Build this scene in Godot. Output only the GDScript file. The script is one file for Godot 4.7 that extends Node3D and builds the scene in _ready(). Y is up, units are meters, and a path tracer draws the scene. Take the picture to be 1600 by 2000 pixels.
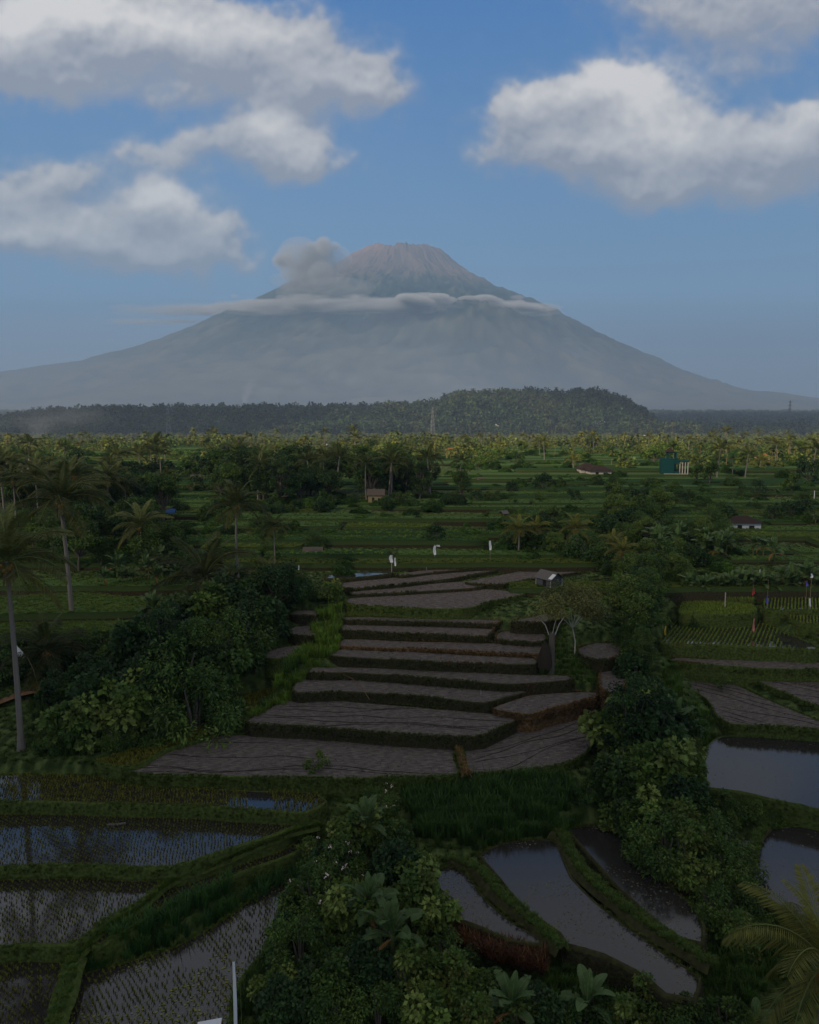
extends Node3D
# A volcano behind rice terraces, seen from a hillside above them. Units are metres, y is up.

const EYE := 30.0                     # height of the viewpoint above y = 0
const PITCH := 0.13255                # the view looks down by 7.6 degrees
const FOCAL := 1500.0                 # focal length in the pixels that the places below are measured in
const SUN_TO := Vector3(-0.62, 0.50, 0.60)

var rng := RandomNumberGenerator.new()
var wob := FastNoiseLite.new()
var fine := FastNoiseLite.new()
var mats := {}
var used := {}
var fields := []
var knots := [[10.0, 30.2], [20.0, 29.6], [30.0, 28.5], [35.0, 27.6], [40.0, 26.9], [44.6, 26.2], [48.0, 25.3], [54.0, 24.1], [58.0, 23.4], [60.0, 22.9], [64.0, 22.0], [68.0, 21.0], [70.0, 20.5],
	[76.0, 19.5], [86.0, 18.55], [126.0, 16.8], [190.0, 15.2], [230.0, 14.8], [330.0, 17.0], [450.0, 22.0], [650.0, 28.5], [900.0, 33.0], [1200.0, 30.0], [1600.0, 22.0], [2000.0, 16.0], [3000.0, 4.0], [5000.0, -8.0], [9000.0, -10.0], [20000.0, -10.0]]

# ------------------------------------------------------------------ places
func sight(px: float, py: float) -> Vector3:
	var u := (px - 800.0) / FOCAL
	var v := (1000.0 - py) / FOCAL
	return Vector3(u, v * cos(PITCH) - sin(PITCH), -v * sin(PITCH) - cos(PITCH))

func on_level(px: float, py: float, y: float) -> Vector3:
	var d := sight(px, py)
	return Vector3(0, EYE, 0) + d * ((y - EYE) / d.y)

func on_ground(px: float, py: float) -> Vector3:
	var d := sight(px, py)
	var t := 18.0
	while t < 3000.0:
		var p := Vector3(0, EYE, 0) + d * t
		if p.y < lie(p.x, p.z):
			break
		t += 0.4 + t * 0.006
	var q := Vector3(0, EYE, 0) + d * t
	return Vector3(q.x, height(q.x, q.z), q.z)

func at_depth(px: float, py: float, depth: float) -> Vector3:
	var d := sight(px, py)
	return Vector3(0, EYE, 0) + d * (depth / -d.z)

func size_of(px: float, p: Vector3) -> float:
	return px * -(p.z * cos(PITCH) + (p.y - EYE) * sin(PITCH)) / FOCAL

func step(a: float, b: float, x: float) -> float:
	return smoothstep(a, b, x)

func lie(x: float, z: float) -> float:          # the land without the terraces cut into it
	var d := -z
	var k := 0
	if d > 76.0: k = 13
	if d > 450.0: k = 19
	while k < knots.size() - 2 and knots[k + 1][0] < d:
		k += 1
	var a: Array = knots[k]
	var b: Array = knots[k + 1]
	var y: float = EYE - lerpf(a[1], b[1], clampf((d - a[0]) / (b[0] - a[0]), 0.0, 1.0))
	y += wob.get_noise_2d(x * 0.5, z * 0.5) * clampf(d / 160.0, 0.25, 2.0)
	if d > 700.0:
		var over := step(840.0, 950.0, d) * (1.0 - step(1040.0, 1400.0, d))
		var rim := wob.get_noise_2d(x * 0.12, 40.0)
		y += over * (22.0 + 5.0 * rim) * step(-560.0, -430.0, x) * (1.0 - step(230.0, 330.0, x))
		y += over * 18.0 * step(10.0, 80.0, x) * (1.0 - step(262.0, 306.0, x)) * (0.95 + 0.2 * rim) + over * 3.0 * wob.get_noise_2d(x * 0.6, z * 0.6)
		y += step(1500.0, 2100.0, d) * 4.0 * wob.get_noise_2d(x * 0.05, z * 0.05)
	return y

func height(x: float, z: float) -> float:
	var y := lie(x, z)
	if z > -100.0:
		var p := Vector2(x, z)
		for f in fields:
			if f.box.has_point(p) and Geometry2D.is_point_in_polygon(p, f.wide):
				y = minf(y, f.level - 0.35)
	return y

func open_land(x: float, z: float) -> bool:
	var p := Vector2(x, z)
	for f in fields:
		if f.box.has_point(p) and Geometry2D.is_point_in_polygon(p, f.poly):
			return false
	return true

# ------------------------------------------------------------------ names
func numbered(called: String) -> String:
	var n: int = used.get(called, 0)
	used[called] = n + 1
	return called if n == 0 else "%s_%03d" % [called, n]

func tag(o: Node, label: String, category := "", group := "", kind := "") -> void:
	o.set_meta("label", label)
	if category: o.set_meta("category", category)
	if group: o.set_meta("group", group)
	if kind: o.set_meta("kind", kind)

func thing(called: String, label: String, category: String, at: Vector3, turn := 0.0, group := "", kind := "") -> Node3D:
	var o := Node3D.new()
	o.name = numbered(called)
	add_child(o, true)
	o.position = at
	o.rotation.y = turn
	tag(o, label, category, group, kind)
	return o

func part(called: String, mesh: Mesh, mat: Material, parent: Node, at := Transform3D()) -> MeshInstance3D:
	var o := MeshInstance3D.new()
	o.name = numbered(called) if parent == self else called
	o.mesh = mesh
	o.material_override = mat
	o.transform = at
	parent.add_child(o, true)
	return o

func copy(o: Node3D, at: Vector3, turn: float, size: float, label := "", group := "") -> Node3D:
	var c: Node3D = o.duplicate()
	c.name = numbered(o.get_meta("kind_name"))
	add_child(c, true)
	c.position = at
	c.rotation.y = turn
	c.scale = Vector3.ONE * size
	if label: c.set_meta("label", label)
	if group: c.set_meta("group", group)
	return c

func scatter(called: String, mesh: Mesh, mat: Material, places: Array, tints: Array, label: String, category: String) -> void:
	if places.is_empty():
		return
	var mm := MultiMesh.new()
	mm.transform_format = MultiMesh.TRANSFORM_3D
	mm.use_colors = true
	mm.mesh = mesh
	mm.instance_count = places.size()
	var buf := PackedFloat32Array()
	buf.resize(places.size() * 16)
	var k := 0
	for i in places.size():
		var t: Transform3D = places[i]
		var b := t.basis
		var c: Color = tints[i] if i < tints.size() else Color.WHITE
		for r in 3:
			buf[k] = b.x[r]
			buf[k + 1] = b.y[r]
			buf[k + 2] = b.z[r]
			buf[k + 3] = t.origin[r]
			k += 4
		buf[k] = c.r
		buf[k + 1] = c.g
		buf[k + 2] = c.b
		buf[k + 3] = 1.0
		k += 4
	mm.buffer = buf
	var o := MultiMeshInstance3D.new()
	o.name = numbered(called)
	o.multimesh = mm
	o.material_override = mat
	add_child(o, true)
	tag(o, label, category, "", "stuff")

# ------------------------------------------------------------------ meshes
class Build:
	var v := PackedVector3Array()
	var c := PackedColorArray()
	var f := PackedInt32Array()
	func add(p: Vector3, tint := Color.WHITE) -> int:
		v.append(p)
		c.append(tint)
		return v.size() - 1
	func tri(a: int, b: int, d: int) -> void:
		f.append(a); f.append(b); f.append(d)
	func quad(a: int, b: int, d: int, e: int) -> void:
		f.append(a); f.append(b); f.append(d)
		f.append(a); f.append(d); f.append(e)
	func leaf(p: Vector3, along: Vector3, across: Vector3, tint: Color, sag := Vector3.ZERO) -> void:
		var a := add(p, tint)
		var m := p + along * 0.45
		var b := add(m + across + sag * 0.5, tint)
		var t := add(p + along + sag, tint)
		var d := add(m - across + sag * 0.5, tint)
		tri(a, b, t)
		tri(a, t, d)
	func box(at: Vector3, size: Vector3, turn := Basis(), tint := Color.WHITE) -> void:
		var h := size * 0.5
		for s in 6:
			var ax := s / 2
			var sg := 1.0 if s % 2 == 0 else -1.0
			var n := Vector3.ZERO
			var u := Vector3.ZERO
			var w := Vector3.ZERO
			n[ax] = sg * h[ax]
			u[(ax + 1) % 3] = h[(ax + 1) % 3]
			w[(ax + 2) % 3] = h[(ax + 2) % 3] * sg
			var i := add(at + turn * (n - u - w), tint)
			add(at + turn * (n - u + w), tint)
			add(at + turn * (n + u + w), tint)
			add(at + turn * (n + u - w), tint)
			quad(i, i + 1, i + 2, i + 3)
	func sheet(a: Vector3, b: Vector3, d: Vector3, e: Vector3, thick: float, tint := Color.WHITE) -> void:   # a slab, a-b-d-e seen from outside
		var n := (b - a).cross(d - a).normalized() * -thick
		var i := add(a, tint)
		add(b, tint); add(d, tint); add(e, tint)
		add(a - n, tint); add(b - n, tint); add(d - n, tint); add(e - n, tint)
		quad(i, i + 1, i + 2, i + 3)
		quad(i + 7, i + 6, i + 5, i + 4)
		for k in 4:
			var l := (k + 1) % 4
			quad(i + l, i + k, i + 4 + k, i + 4 + l)
	func tube(pts: Array, radii: Array, sides := 6, tint := Color.WHITE) -> void:
		var first := v.size()
		for k in pts.size():
			var dir: Vector3 = (pts[mini(k + 1, pts.size() - 1)] - pts[maxi(k - 1, 0)]).normalized()
			var u := dir.cross(Vector3(0.3, 0.1, 0.95)).normalized()
			var w := dir.cross(u)
			for s in sides:
				var a := TAU * s / sides
				add(pts[k] + (u * cos(a) + w * sin(a)) * radii[k], tint)
		for k in pts.size() - 1:
			for s in sides:
				var a := first + k * sides + s
				var b := first + k * sides + (s + 1) % sides
				quad(a, b, b + sides, a + sides)
		var top := add(pts[-1], tint)
		var last := first + (pts.size() - 1) * sides
		for s in sides:
			tri(last + s, last + (s + 1) % sides, top)
	func done(smooth := false) -> ArrayMesh:
		var a := []
		a.resize(Mesh.ARRAY_MAX)
		a[Mesh.ARRAY_VERTEX] = v
		a[Mesh.ARRAY_COLOR] = c
		a[Mesh.ARRAY_INDEX] = f
		if smooth:
			var n := PackedVector3Array()
			n.resize(v.size())
			for k in range(0, f.size(), 3):
				var m := (v[f[k + 2]] - v[f[k]]).cross(v[f[k + 1]] - v[f[k]])
				n[f[k]] += m
				n[f[k + 1]] += m
				n[f[k + 2]] += m
			for k in n.size():
				n[k] = n[k].normalized() if n[k].length_squared() > 1e-16 else Vector3.UP
			a[Mesh.ARRAY_NORMAL] = n
		var m := ArrayMesh.new()
		m.add_surface_from_arrays(Mesh.PRIMITIVE_TRIANGLES, a)
		return m

func rnd(a: float, b: float) -> float:
	return rng.randf_range(a, b)

func ball() -> Vector3:
	return Vector3(rng.randfn(), rng.randfn(), rng.randfn()).normalized()

func col(r: float, g: float, b: float) -> Color:      # a linear colour for vertices
	return Color(r, g, b)

func tone(c: Color, k: float) -> Color:
	return Color(c.r * k, c.g * k, c.b * k)

# ------------------------------------------------------------------ materials
func plain(called: String, r: float, g: float, b: float, rough := 0.9, spec := 0.3) -> StandardMaterial3D:
	var m := StandardMaterial3D.new()
	m.resource_name = called
	m.albedo_color = Color(r, g, b).linear_to_srgb()
	m.roughness = rough
	m.metallic_specular = spec
	mats[called] = m
	return m

func leafy(called: String, tint: Color, back := 0.75) -> StandardMaterial3D:
	var m := StandardMaterial3D.new()
	m.resource_name = called
	m.albedo_color = tint.linear_to_srgb()
	m.vertex_color_use_as_albedo = true
	m.roughness = 0.55
	m.metallic_specular = 0.3
	m.backlight_enabled = true
	m.backlight = Color(back, back, back)
	m.cull_mode = BaseMaterial3D.CULL_DISABLED
	mats[called] = m
	return m

func noise_map(freq: float, lo: Color, hi: Color, octaves := 4, kind := FastNoiseLite.TYPE_SIMPLEX_SMOOTH, size := 512, seed_ := 3) -> NoiseTexture2D:
	var n := FastNoiseLite.new()
	n.noise_type = kind
	n.frequency = freq
	n.seed = seed_
	n.fractal_octaves = octaves
	var t := NoiseTexture2D.new()
	t.width = size
	t.height = size
	t.seamless = true
	t.noise = n
	var g := Gradient.new()
	g.offsets = PackedFloat32Array([0.25, 0.75])
	g.colors = PackedColorArray([lo.linear_to_srgb(), hi.linear_to_srgb()])
	t.color_ramp = g
	return t

func earthy(called: String, lo: Color, hi: Color, freq: float, scale: Vector3, relief := 0.0, rough := 0.95) -> StandardMaterial3D:
	var m := StandardMaterial3D.new()
	m.resource_name = called
	m.albedo_texture = noise_map(freq, lo, hi, 5)
	m.uv1_triplanar = true
	m.uv1_world_triplanar = true
	m.uv1_scale = scale
	m.roughness = rough
	m.metallic_specular = 0.2
	if relief > 0.0:
		m.heightmap_enabled = true
		m.heightmap_texture = m.albedo_texture
		m.heightmap_scale = relief
	mats[called] = m
	return m

func make_materials() -> void:
	leafy("leaf", Color(1.65, 1.6, 1.5))
	var clod := plain("clod", 1, 1, 1, 0.95, 0.2)
	clod.vertex_color_use_as_albedo = true
	leafy("leaf_dark", Color(1.25, 1.3, 1.25))
	leafy("leaf_warm", Color(2.2, 1.85, 1.1))
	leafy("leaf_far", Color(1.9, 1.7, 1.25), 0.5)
	leafy("leaf_forest", Color(1.0, 0.95, 0.88), 0.4)
	leafy("blade", Color(1.65, 1.6, 1.45), 0.8)
	var bark := earthy("bark", Color(0.05, 0.043, 0.036), Color(0.14, 0.125, 0.105), 0.02, Vector3(1.5, 6.0, 1.5), 3.0)
	bark.uv1_world_triplanar = false
	plain("pale_bark", 0.33, 0.31, 0.27, 0.8)
	plain("stalk", 0.08, 0.1, 0.03, 0.7)
	plain("dead_leaf", 0.16, 0.1, 0.05, 0.9)
	plain("nut", 0.2, 0.09, 0.02, 0.5)
	# bare tilled earth: long streaks along the furrows
	var soil := earthy("soil", Color(0.09, 0.078, 0.071), Color(0.155, 0.135, 0.124), 0.025, Vector3(0.1, 0.3, 0.42), 7.0)
	soil.detail_enabled = true
	soil.detail_albedo = noise_map(0.02, Color(0.6, 0.58, 0.57), Color(1.0, 0.98, 0.96), 6)
	soil.detail_blend_mode = BaseMaterial3D.BLEND_MODE_MUL
	soil.uv2_triplanar = true
	soil.uv2_world_triplanar = true
	soil.uv2_scale = Vector3(0.11, 0.11, 0.11)
	earthy("wet_soil", Color(0.022, 0.018, 0.015), Color(0.04, 0.034, 0.03), 0.03, Vector3(0.5, 0.5, 0.5), 4.0, 0.7)
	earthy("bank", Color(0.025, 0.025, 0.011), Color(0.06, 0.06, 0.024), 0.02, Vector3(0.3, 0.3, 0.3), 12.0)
	earthy("bank_green", Color(0.032, 0.044, 0.012), Color(0.075, 0.105, 0.024), 0.02, Vector3(0.35, 0.35, 0.35), 12.0)
	earthy("bank_brown", Color(0.05, 0.032, 0.016), Color(0.15, 0.095, 0.045), 0.02, Vector3(0.35, 0.35, 0.35), 12.0)
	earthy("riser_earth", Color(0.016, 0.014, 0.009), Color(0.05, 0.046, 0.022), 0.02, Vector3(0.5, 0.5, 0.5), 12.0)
	earthy("dirt", Color(0.11, 0.06, 0.03), Color(0.22, 0.13, 0.07), 0.02, Vector3(0.2, 0.2, 0.2), 6.0)
	var rice := earthy("rice", Color(0.04, 0.085, 0.022), Color(0.1, 0.155, 0.04), 0.03, Vector3(0.22, 0.4, 0.4), 22.0)
	rice.detail_enabled = true
	rice.detail_albedo = noise_map(0.012, Color(0.6, 0.65, 0.6), Color(1, 1, 1), 4)
	rice.detail_blend_mode = BaseMaterial3D.BLEND_MODE_MUL
	rice.uv2_triplanar = true
	rice.uv2_world_triplanar = true
	rice.uv2_scale = Vector3(0.03, 0.03, 0.03)
	for k in 2:
		var r2: StandardMaterial3D = rice.duplicate()
		r2.albedo_color = [Color(1.0, 0.86, 0.6), Color(0.62, 0.75, 0.7)][k]
		mats[["rice_pale", "rice_deep"][k]] = r2
	earthy("rice_side", Color(0.012, 0.024, 0.008), Color(0.05, 0.075, 0.02), 0.05, Vector3(0.6, 0.6, 0.6), 12.0)
	var land := earthy("land", Color(0.03, 0.046, 0.014), Color(0.095, 0.125, 0.04), 0.02, Vector3(0.11, 0.11, 0.11), 7.0)
	land.detail_enabled = true
	land.detail_albedo = noise_map(0.02, Color(0.5, 0.62, 0.5), Color(1, 1, 1), 5)
	land.detail_blend_mode = BaseMaterial3D.BLEND_MODE_MUL
	land.uv2_triplanar = true
	land.uv2_world_triplanar = true
	land.uv2_scale = Vector3(0.004, 0.004, 0.004)
	var water := plain("water", 0.022, 0.02, 0.018, 0.04, 0.6)
	water.normal_enabled = true
	var n := noise_map(0.05, Color.BLACK, Color.WHITE, 3)
	n.as_normal_map = true
	n.bump_strength = 2.0
	n.color_ramp = null
	water.normal_texture = n
	water.normal_scale = 0.05
	water.uv1_triplanar = true
	water.uv1_world_triplanar = true
	water.uv1_scale = Vector3(0.4, 0.4, 0.4)
	var pond: StandardMaterial3D = water.duplicate()
	pond.metallic_specular = 0.48
	pond.normal_scale = 0.13
	pond.roughness = 0.07
	pond.uv1_scale = Vector3(0.7, 0.7, 0.7)
	mats["pond"] = pond
	var rock := StandardMaterial3D.new()
	rock.vertex_color_use_as_albedo = true
	rock.roughness = 1.0
	rock.metallic_specular = 0.1
	mats["rock"] = rock
	plain("cloth", 0.6, 0.62, 0.66, 0.9)
	plain("cloth_pink", 0.5, 0.16, 0.17, 0.9)
	plain("cloth_red", 0.4, 0.04, 0.06, 0.9)
	plain("cloth_blue", 0.07, 0.07, 0.45, 0.9)
	plain("cloth_yellow", 0.55, 0.36, 0.03, 0.9)
	plain("bamboo", 0.2, 0.16, 0.09, 0.7)
	plain("post_pale", 0.3, 0.28, 0.26, 0.8)
	earthy("thatch", Color(0.045, 0.036, 0.03), Color(0.12, 0.1, 0.085), 0.04, Vector3(0.6, 2.0, 0.6), 4.0)
	earthy("tin", Color(0.06, 0.058, 0.058), Color(0.125, 0.115, 0.108), 0.02, Vector3(0.8, 0.8, 0.8), 2.0, 0.6)
	plain("tin_white", 0.5, 0.52, 0.55, 0.5)
	earthy("board", Color(0.05, 0.058, 0.07), Color(0.095, 0.105, 0.12), 0.03, Vector3(0.5, 3.0, 0.5), 2.0)
	earthy("plaster", Color(0.3, 0.27, 0.24), Color(0.42, 0.39, 0.36), 0.02, Vector3(0.4, 0.4, 0.4), 1.0)
	earthy("tile_orange", Color(0.28, 0.09, 0.04), Color(0.42, 0.15, 0.07), 0.05, Vector3(0.8, 0.8, 0.8), 3.0)
	earthy("tile_brown", Color(0.022, 0.016, 0.015), Color(0.048, 0.033, 0.029), 0.05, Vector3(0.8, 0.8, 0.8), 3.0)
	var net := earthy("green_net", Color(0.006, 0.035, 0.036), Color(0.012, 0.062, 0.06), 0.02, Vector3(0.5, 0.5, 0.5), 4.0)
	net.roughness = 0.8
	plain("tarp_blue", 0.06, 0.15, 0.42, 0.6)
	plain("steel", 0.16, 0.17, 0.18, 0.6)
	earthy("old_straw", Color(0.02, 0.016, 0.012), Color(0.05, 0.041, 0.03), 0.05, Vector3(0.8, 2.0, 0.8), 6.0)
	plain("dark_gap", 0.015, 0.014, 0.013, 0.95)

# ------------------------------------------------------------------ sky
var blobs := []
func cloud_at(px: float, py: float) -> float:
	var wx := wob.get_noise_2d(px * 0.35, py * 0.35) * 30.0 + fine.get_noise_2d(px * 0.5, py * 0.5) * 20.0
	var wy := wob.get_noise_2d(px * 0.35 + 900.0, py * 0.35) * 30.0 + fine.get_noise_2d(px * 0.5 + 500.0, py * 0.5) * 13.0
	var x := px + wx
	var y := py + wy
	var s := 0.0
	for b in blobs:
		var dx: float = (x - b[0]) / b[2]
		if dx > 1.9 or dx < -1.9: continue
		var dy: float = (y - b[1]) / b[3]
		if dy > 1.9 or dy < -1.9: continue
		s += b[4] * exp(-1.4 * (dx * dx + dy * dy))
	return s + 0.14 * wob.get_noise_2d(px * 0.7, py * 0.9 + 300.0) + 0.16 * (0.2 - absf(fine.get_noise_2d(px * 0.45, py * 0.5))) + 0.09 * (0.2 - absf(fine.get_noise_2d(px * 1.3, py * 1.4 + 90.0)))

func sky_base(e: float) -> Color:          # clear air, linear, by elevation in radians
	var t := clampf(e / 0.46, 0.0, 1.0)
	var c := Color(0.27, 0.46, 0.62).lerp(Color(0.045, 0.19, 0.5), pow(t, 0.75))
	return c.lerp(Color(0.055, 0.17, 0.42), clampf((e - 0.46) / 1.1, 0.0, 1.0))

func cloud_tint(v: float, above: float, core := 0.3) -> Color:
	var lit := clampf(0.08 + 0.62 * core + 0.12 * (v - 0.4) + (v - above) * 0.34, 0.0, 1.0)
	return Color(0.33, 0.345, 0.405).lerp(Color(0.88, 0.84, 0.8), lit)

const CORES := [[325, 385, 85, 48, 1.0], [1225, 160, 130, 55, 0.9], [1290, 250, 130, 80, 1.0], [1040, 200, 70, 60, 0.4], [535, 240, 60, 45, 0.7], [330, 60, 200, 60, 0.6], [60, 40, 180, 60, 0.75], [150, 440, 90, 40, 0.5], [30, 460, 80, 40, 0.5], [590, 290, 90, 40, 0.35], [1560, 250, 80, 50, 0.45]]

func wide_sky(d: Vector3) -> Color:        # cloud all round, thickened outside the view to brighten near land and water
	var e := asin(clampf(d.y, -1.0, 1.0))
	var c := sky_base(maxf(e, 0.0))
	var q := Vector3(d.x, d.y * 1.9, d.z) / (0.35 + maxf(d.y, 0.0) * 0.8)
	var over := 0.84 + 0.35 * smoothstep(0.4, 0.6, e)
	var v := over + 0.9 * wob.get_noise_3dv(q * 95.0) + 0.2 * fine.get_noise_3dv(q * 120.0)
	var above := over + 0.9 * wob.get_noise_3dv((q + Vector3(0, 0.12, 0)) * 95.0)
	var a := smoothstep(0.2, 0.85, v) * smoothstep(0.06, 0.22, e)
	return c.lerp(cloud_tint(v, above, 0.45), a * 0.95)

func sky_picture() -> ImageTexture:
	var coarse := Image.create(512, 256, false, Image.FORMAT_RGBA8)
	for j in 256:
		var e := (0.5 - (j + 0.5) / 256.0) * PI
		for i in 512:
			if e < -0.02:
				coarse.set_pixel(i, j, Color(0.12, 0.17, 0.2).linear_to_srgb())
				continue
			var a := (i + 0.5) / 512.0 * TAU
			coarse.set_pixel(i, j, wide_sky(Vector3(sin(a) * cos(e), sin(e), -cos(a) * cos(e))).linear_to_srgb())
	coarse.resize(4096, 2048, Image.INTERPOLATE_CUBIC)
	var cp := cos(PITCH)
	var sp := sin(PITCH)
	for j in range(600, 1030):
		var e := (0.5 - (j + 0.5) / 2048.0) * PI
		for ii in range(-430, 430):
			var i := posmod(ii, 4096)
			var a := (ii + 0.5) / 4096.0 * TAU
			var d := Vector3(sin(a) * cos(e), sin(e), -cos(a) * cos(e))
			var fw := -d.z * cp - d.y * sp
			var up := d.y * cp - d.z * sp
			var px := 800.0 + FOCAL * d.x / fw
			var py := 1000.0 - FOCAL * up / fw
			var w := smoothstep(-420.0, -120.0, px) * (1.0 - smoothstep(1720.0, 2020.0, px)) * smoothstep(-420.0, -120.0, py)
			if w <= 0.0:
				continue
			var v := cloud_at(px, py)
			var c := sky_base(maxf(e, 0.0))
			var alpha := 0.0
			var above := 0.0
			if v > 0.0:
				above = cloud_at(px - 10.0, py - 44.0)
				var crisp := clampf((v - above) * 2.2, 0.0, 1.0)
				alpha = smoothstep(lerpf(0.0, 0.14, crisp), lerpf(0.85, 0.62, crisp), v)
			if alpha > 0.0:
				var close := cloud_at(px - 4.0, py - 13.0)
				var core := 0.0
				for q in CORES:
					var ex: float = (px - q[0]) / q[2]
					var ey: float = (py - q[1]) / q[3]
					if absf(ex) < 2.0 and absf(ey) < 2.0: core += q[4] * exp(-1.2 * (ex * ex + ey * ey))
				var t := cloud_tint(v, above, core * (1.0 + 0.5 * fine.get_noise_2d(px * 0.6, py * 0.6)) + 0.9 * (v - close))
				c = c.lerp(t, alpha * 0.97)
			var old := coarse.get_pixel(i, j).srgb_to_linear()
			coarse.set_pixel(i, j, old.lerp(c, w).linear_to_srgb())
	return ImageTexture.create_from_image(coarse)

func puffs(o: Node3D, count: int, x0: float, x1: float, y0: float, y1: float, rx: float, ry: float, depth: float, rz: float, tau: float) -> void:
	for k in count:
		var qx := rnd(x0, x1)
		var back := 2300.0 - sqrt(maxf(0.0, 2300.0 * 2300.0 - pow((qx - 790.0) * 6.0, 2.0)))
		var at := at_depth(qx, rnd(y0, y1), depth + back + rnd(-120, 120))
		var s := rnd(0.6, 1.3)
		puff(o, at, Vector3(rx * s * depth / FOCAL, ry * rnd(0.7, 1.3) * depth / FOCAL, rz * s) * 2.0, tau / (2.0 * rz * s), Color(0.97, 0.97, 0.98))

func puff(o: Node3D, at: Vector3, size: Vector3, density: float, tint: Color) -> void:
	var f := FogVolume.new()
	f.name = "puff"
	f.shape = RenderingServer.FOG_VOLUME_SHAPE_ELLIPSOID
	f.size = size
	var m := FogMaterial.new()
	m.density = density
	m.albedo = tint
	f.material = m
	o.add_child(f, true)
	f.position = at - o.position

# ------------------------------------------------------------------ terraces
var steps := []
func smooth_outline(pts: Array, gap: float, rough: float) -> PackedVector2Array:
	var n := pts.size()
	var out := PackedVector2Array()
	for k in n:
		var a: Vector2 = pts[(k - 1 + n) % n]
		var b: Vector2 = pts[k]
		var c: Vector2 = pts[(k + 1) % n]
		var d: Vector2 = pts[(k + 2) % n]
		var m := maxi(1, int(b.distance_to(c) / gap))
		for s in m:
			var t := float(s) / m
			var p := b.cubic_interpolate(c, b + (a - b).limit_length(b.distance_to(c)), c + (d - c).limit_length(b.distance_to(c)), t)
			p += Vector2(wob.get_noise_2d(p.x * 9.0, p.y * 9.0), wob.get_noise_2d(p.x * 9.0 + 400.0, p.y * 9.0)) * rough
			out.append(p)
	if Geometry2D.is_polygon_clockwise(out):
		out.reverse()
	return out

func field(label: String, drop: float, px: Array, look: String, bank := "bank_green", lip := 0.16, group := "", deep := 1.7) -> Dictionary:
	var level := EYE - drop
	var pts := []
	for p in px:
		var q := on_level(p.x, p.y, level)
		pts.append(Vector2(q.x, q.z))
	return field_at(label, level, pts, look, bank, lip, group, deep, true)

func field_at(label: String, level: float, pts: Array, look: String, bank: String, lip: float, group: String, deep: float, carve: bool, stand := 0.45) -> Dictionary:
	var poly := smooth_outline(pts, 0.8 if carve else 3.0, 0.16 if carve else 0.5)
	var mid := Vector2.ZERO
	for p in poly: mid += p
	mid /= poly.size()
	var at := Vector3(mid.x, level, mid.y)
	var o := thing("flooded_paddy" if look == "water" else "rice_terrace" if look == "rice" else "tilled_terrace", label, "field", at, 0.0, group, "structure")
	var tri := Geometry2D.triangulate_polygon(poly)
	var top := Build.new()
	var lift := stand if look == "rice" else 0.0
	for p in poly: top.add(Vector3(p.x - mid.x, lift, p.y - mid.y))
	for k in range(0, tri.size(), 3): top.tri(tri[k], tri[k + 1], tri[k + 2])
	part("water" if look == "water" else "rice_crop" if look == "rice" else "soil", top.done(), mats[look], o)
	var n := poly.size()
	var rim := Build.new()
	var side := Build.new()
	for k in n:
		var a := poly[(k - 1 + n) % n]
		var b := poly[k]
		var c := poly[(k + 1) % n]
		var out := (b - a).normalized() + (c - b).normalized()
		out = Vector2(out.y, -out.x).normalized()
		if not Geometry2D.is_point_in_polygon(b - out * 0.02, poly) and Geometry2D.is_point_in_polygon(b + out * 0.02, poly):
			out = -out
		var front := clampf(0.55 + out.y * 1.4, 0.15, 1.0)
		var hump := lip * front * (1.0 + 0.5 * wob.get_noise_2d(b.x * 7.0, b.y * 7.0))
		var wide := 0.3 * (0.6 + 0.4 * front)
		if look == "soil":
			hump *= 0.35
			wide *= 0.45
		elif look == "water":
			wide *= 0.62
		var prof := [[-wide, -0.05], [-wide * 0.7, hump * 0.85], [-wide * 0.15, hump], [wide * 0.25, hump * 0.1], [wide * 0.35 + 0.06 + 0.12 * wob.get_noise_2d(b.x * 11.0, b.y * 11.0), -0.4], [wide * 0.3 + 0.1 + 0.08 * wob.get_noise_2d(b.x * 9.0 + 90.0, b.y * 9.0), -deep]]
		if look == "rice": prof = [[-0.02, lift - 0.02], [0.1, lift * 0.5], [0.22, 0.0], [0.5, -0.05], [0.55, -0.5], [0.6 + deep * 0.15, -deep]]
		for i in [3, 4, 5]: side.add(Vector3(b.x + out.x * prof[i][0] - mid.x, prof[i][1], b.y + out.y * prof[i][0] - mid.y))
		prof.resize(4)
		for q in prof: rim.add(Vector3(b.x + out.x * q[0] - mid.x, q[1], b.y + out.y * q[0] - mid.y))
	for k in n:
		var l := (k + 1) % n
		for s in 3: rim.quad(k * 4 + s, k * 4 + s + 1, l * 4 + s + 1, l * 4 + s)
		for s in 2: side.quad(k * 3 + s, k * 3 + s + 1, l * 3 + s + 1, l * 3 + s)
	part("bank", rim.done(true), mats[bank], o)
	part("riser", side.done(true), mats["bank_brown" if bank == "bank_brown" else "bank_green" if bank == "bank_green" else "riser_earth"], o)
	var f := {"poly": poly, "level": level, "mid": mid, "node": o, "bank": bank, "look": look, "lip": lip}
	if not carve: steps.append(f)
	if carve:
		var wide: Array = Geometry2D.offset_polygon(poly, 0.95)
		f.wide = wide[0] if wide.size() else poly
		var box := Rect2(poly[0], Vector2.ZERO)
		for p in f.wide: box = box.expand(p)
		f.box = box
		fields.append(f)
	return f

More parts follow.
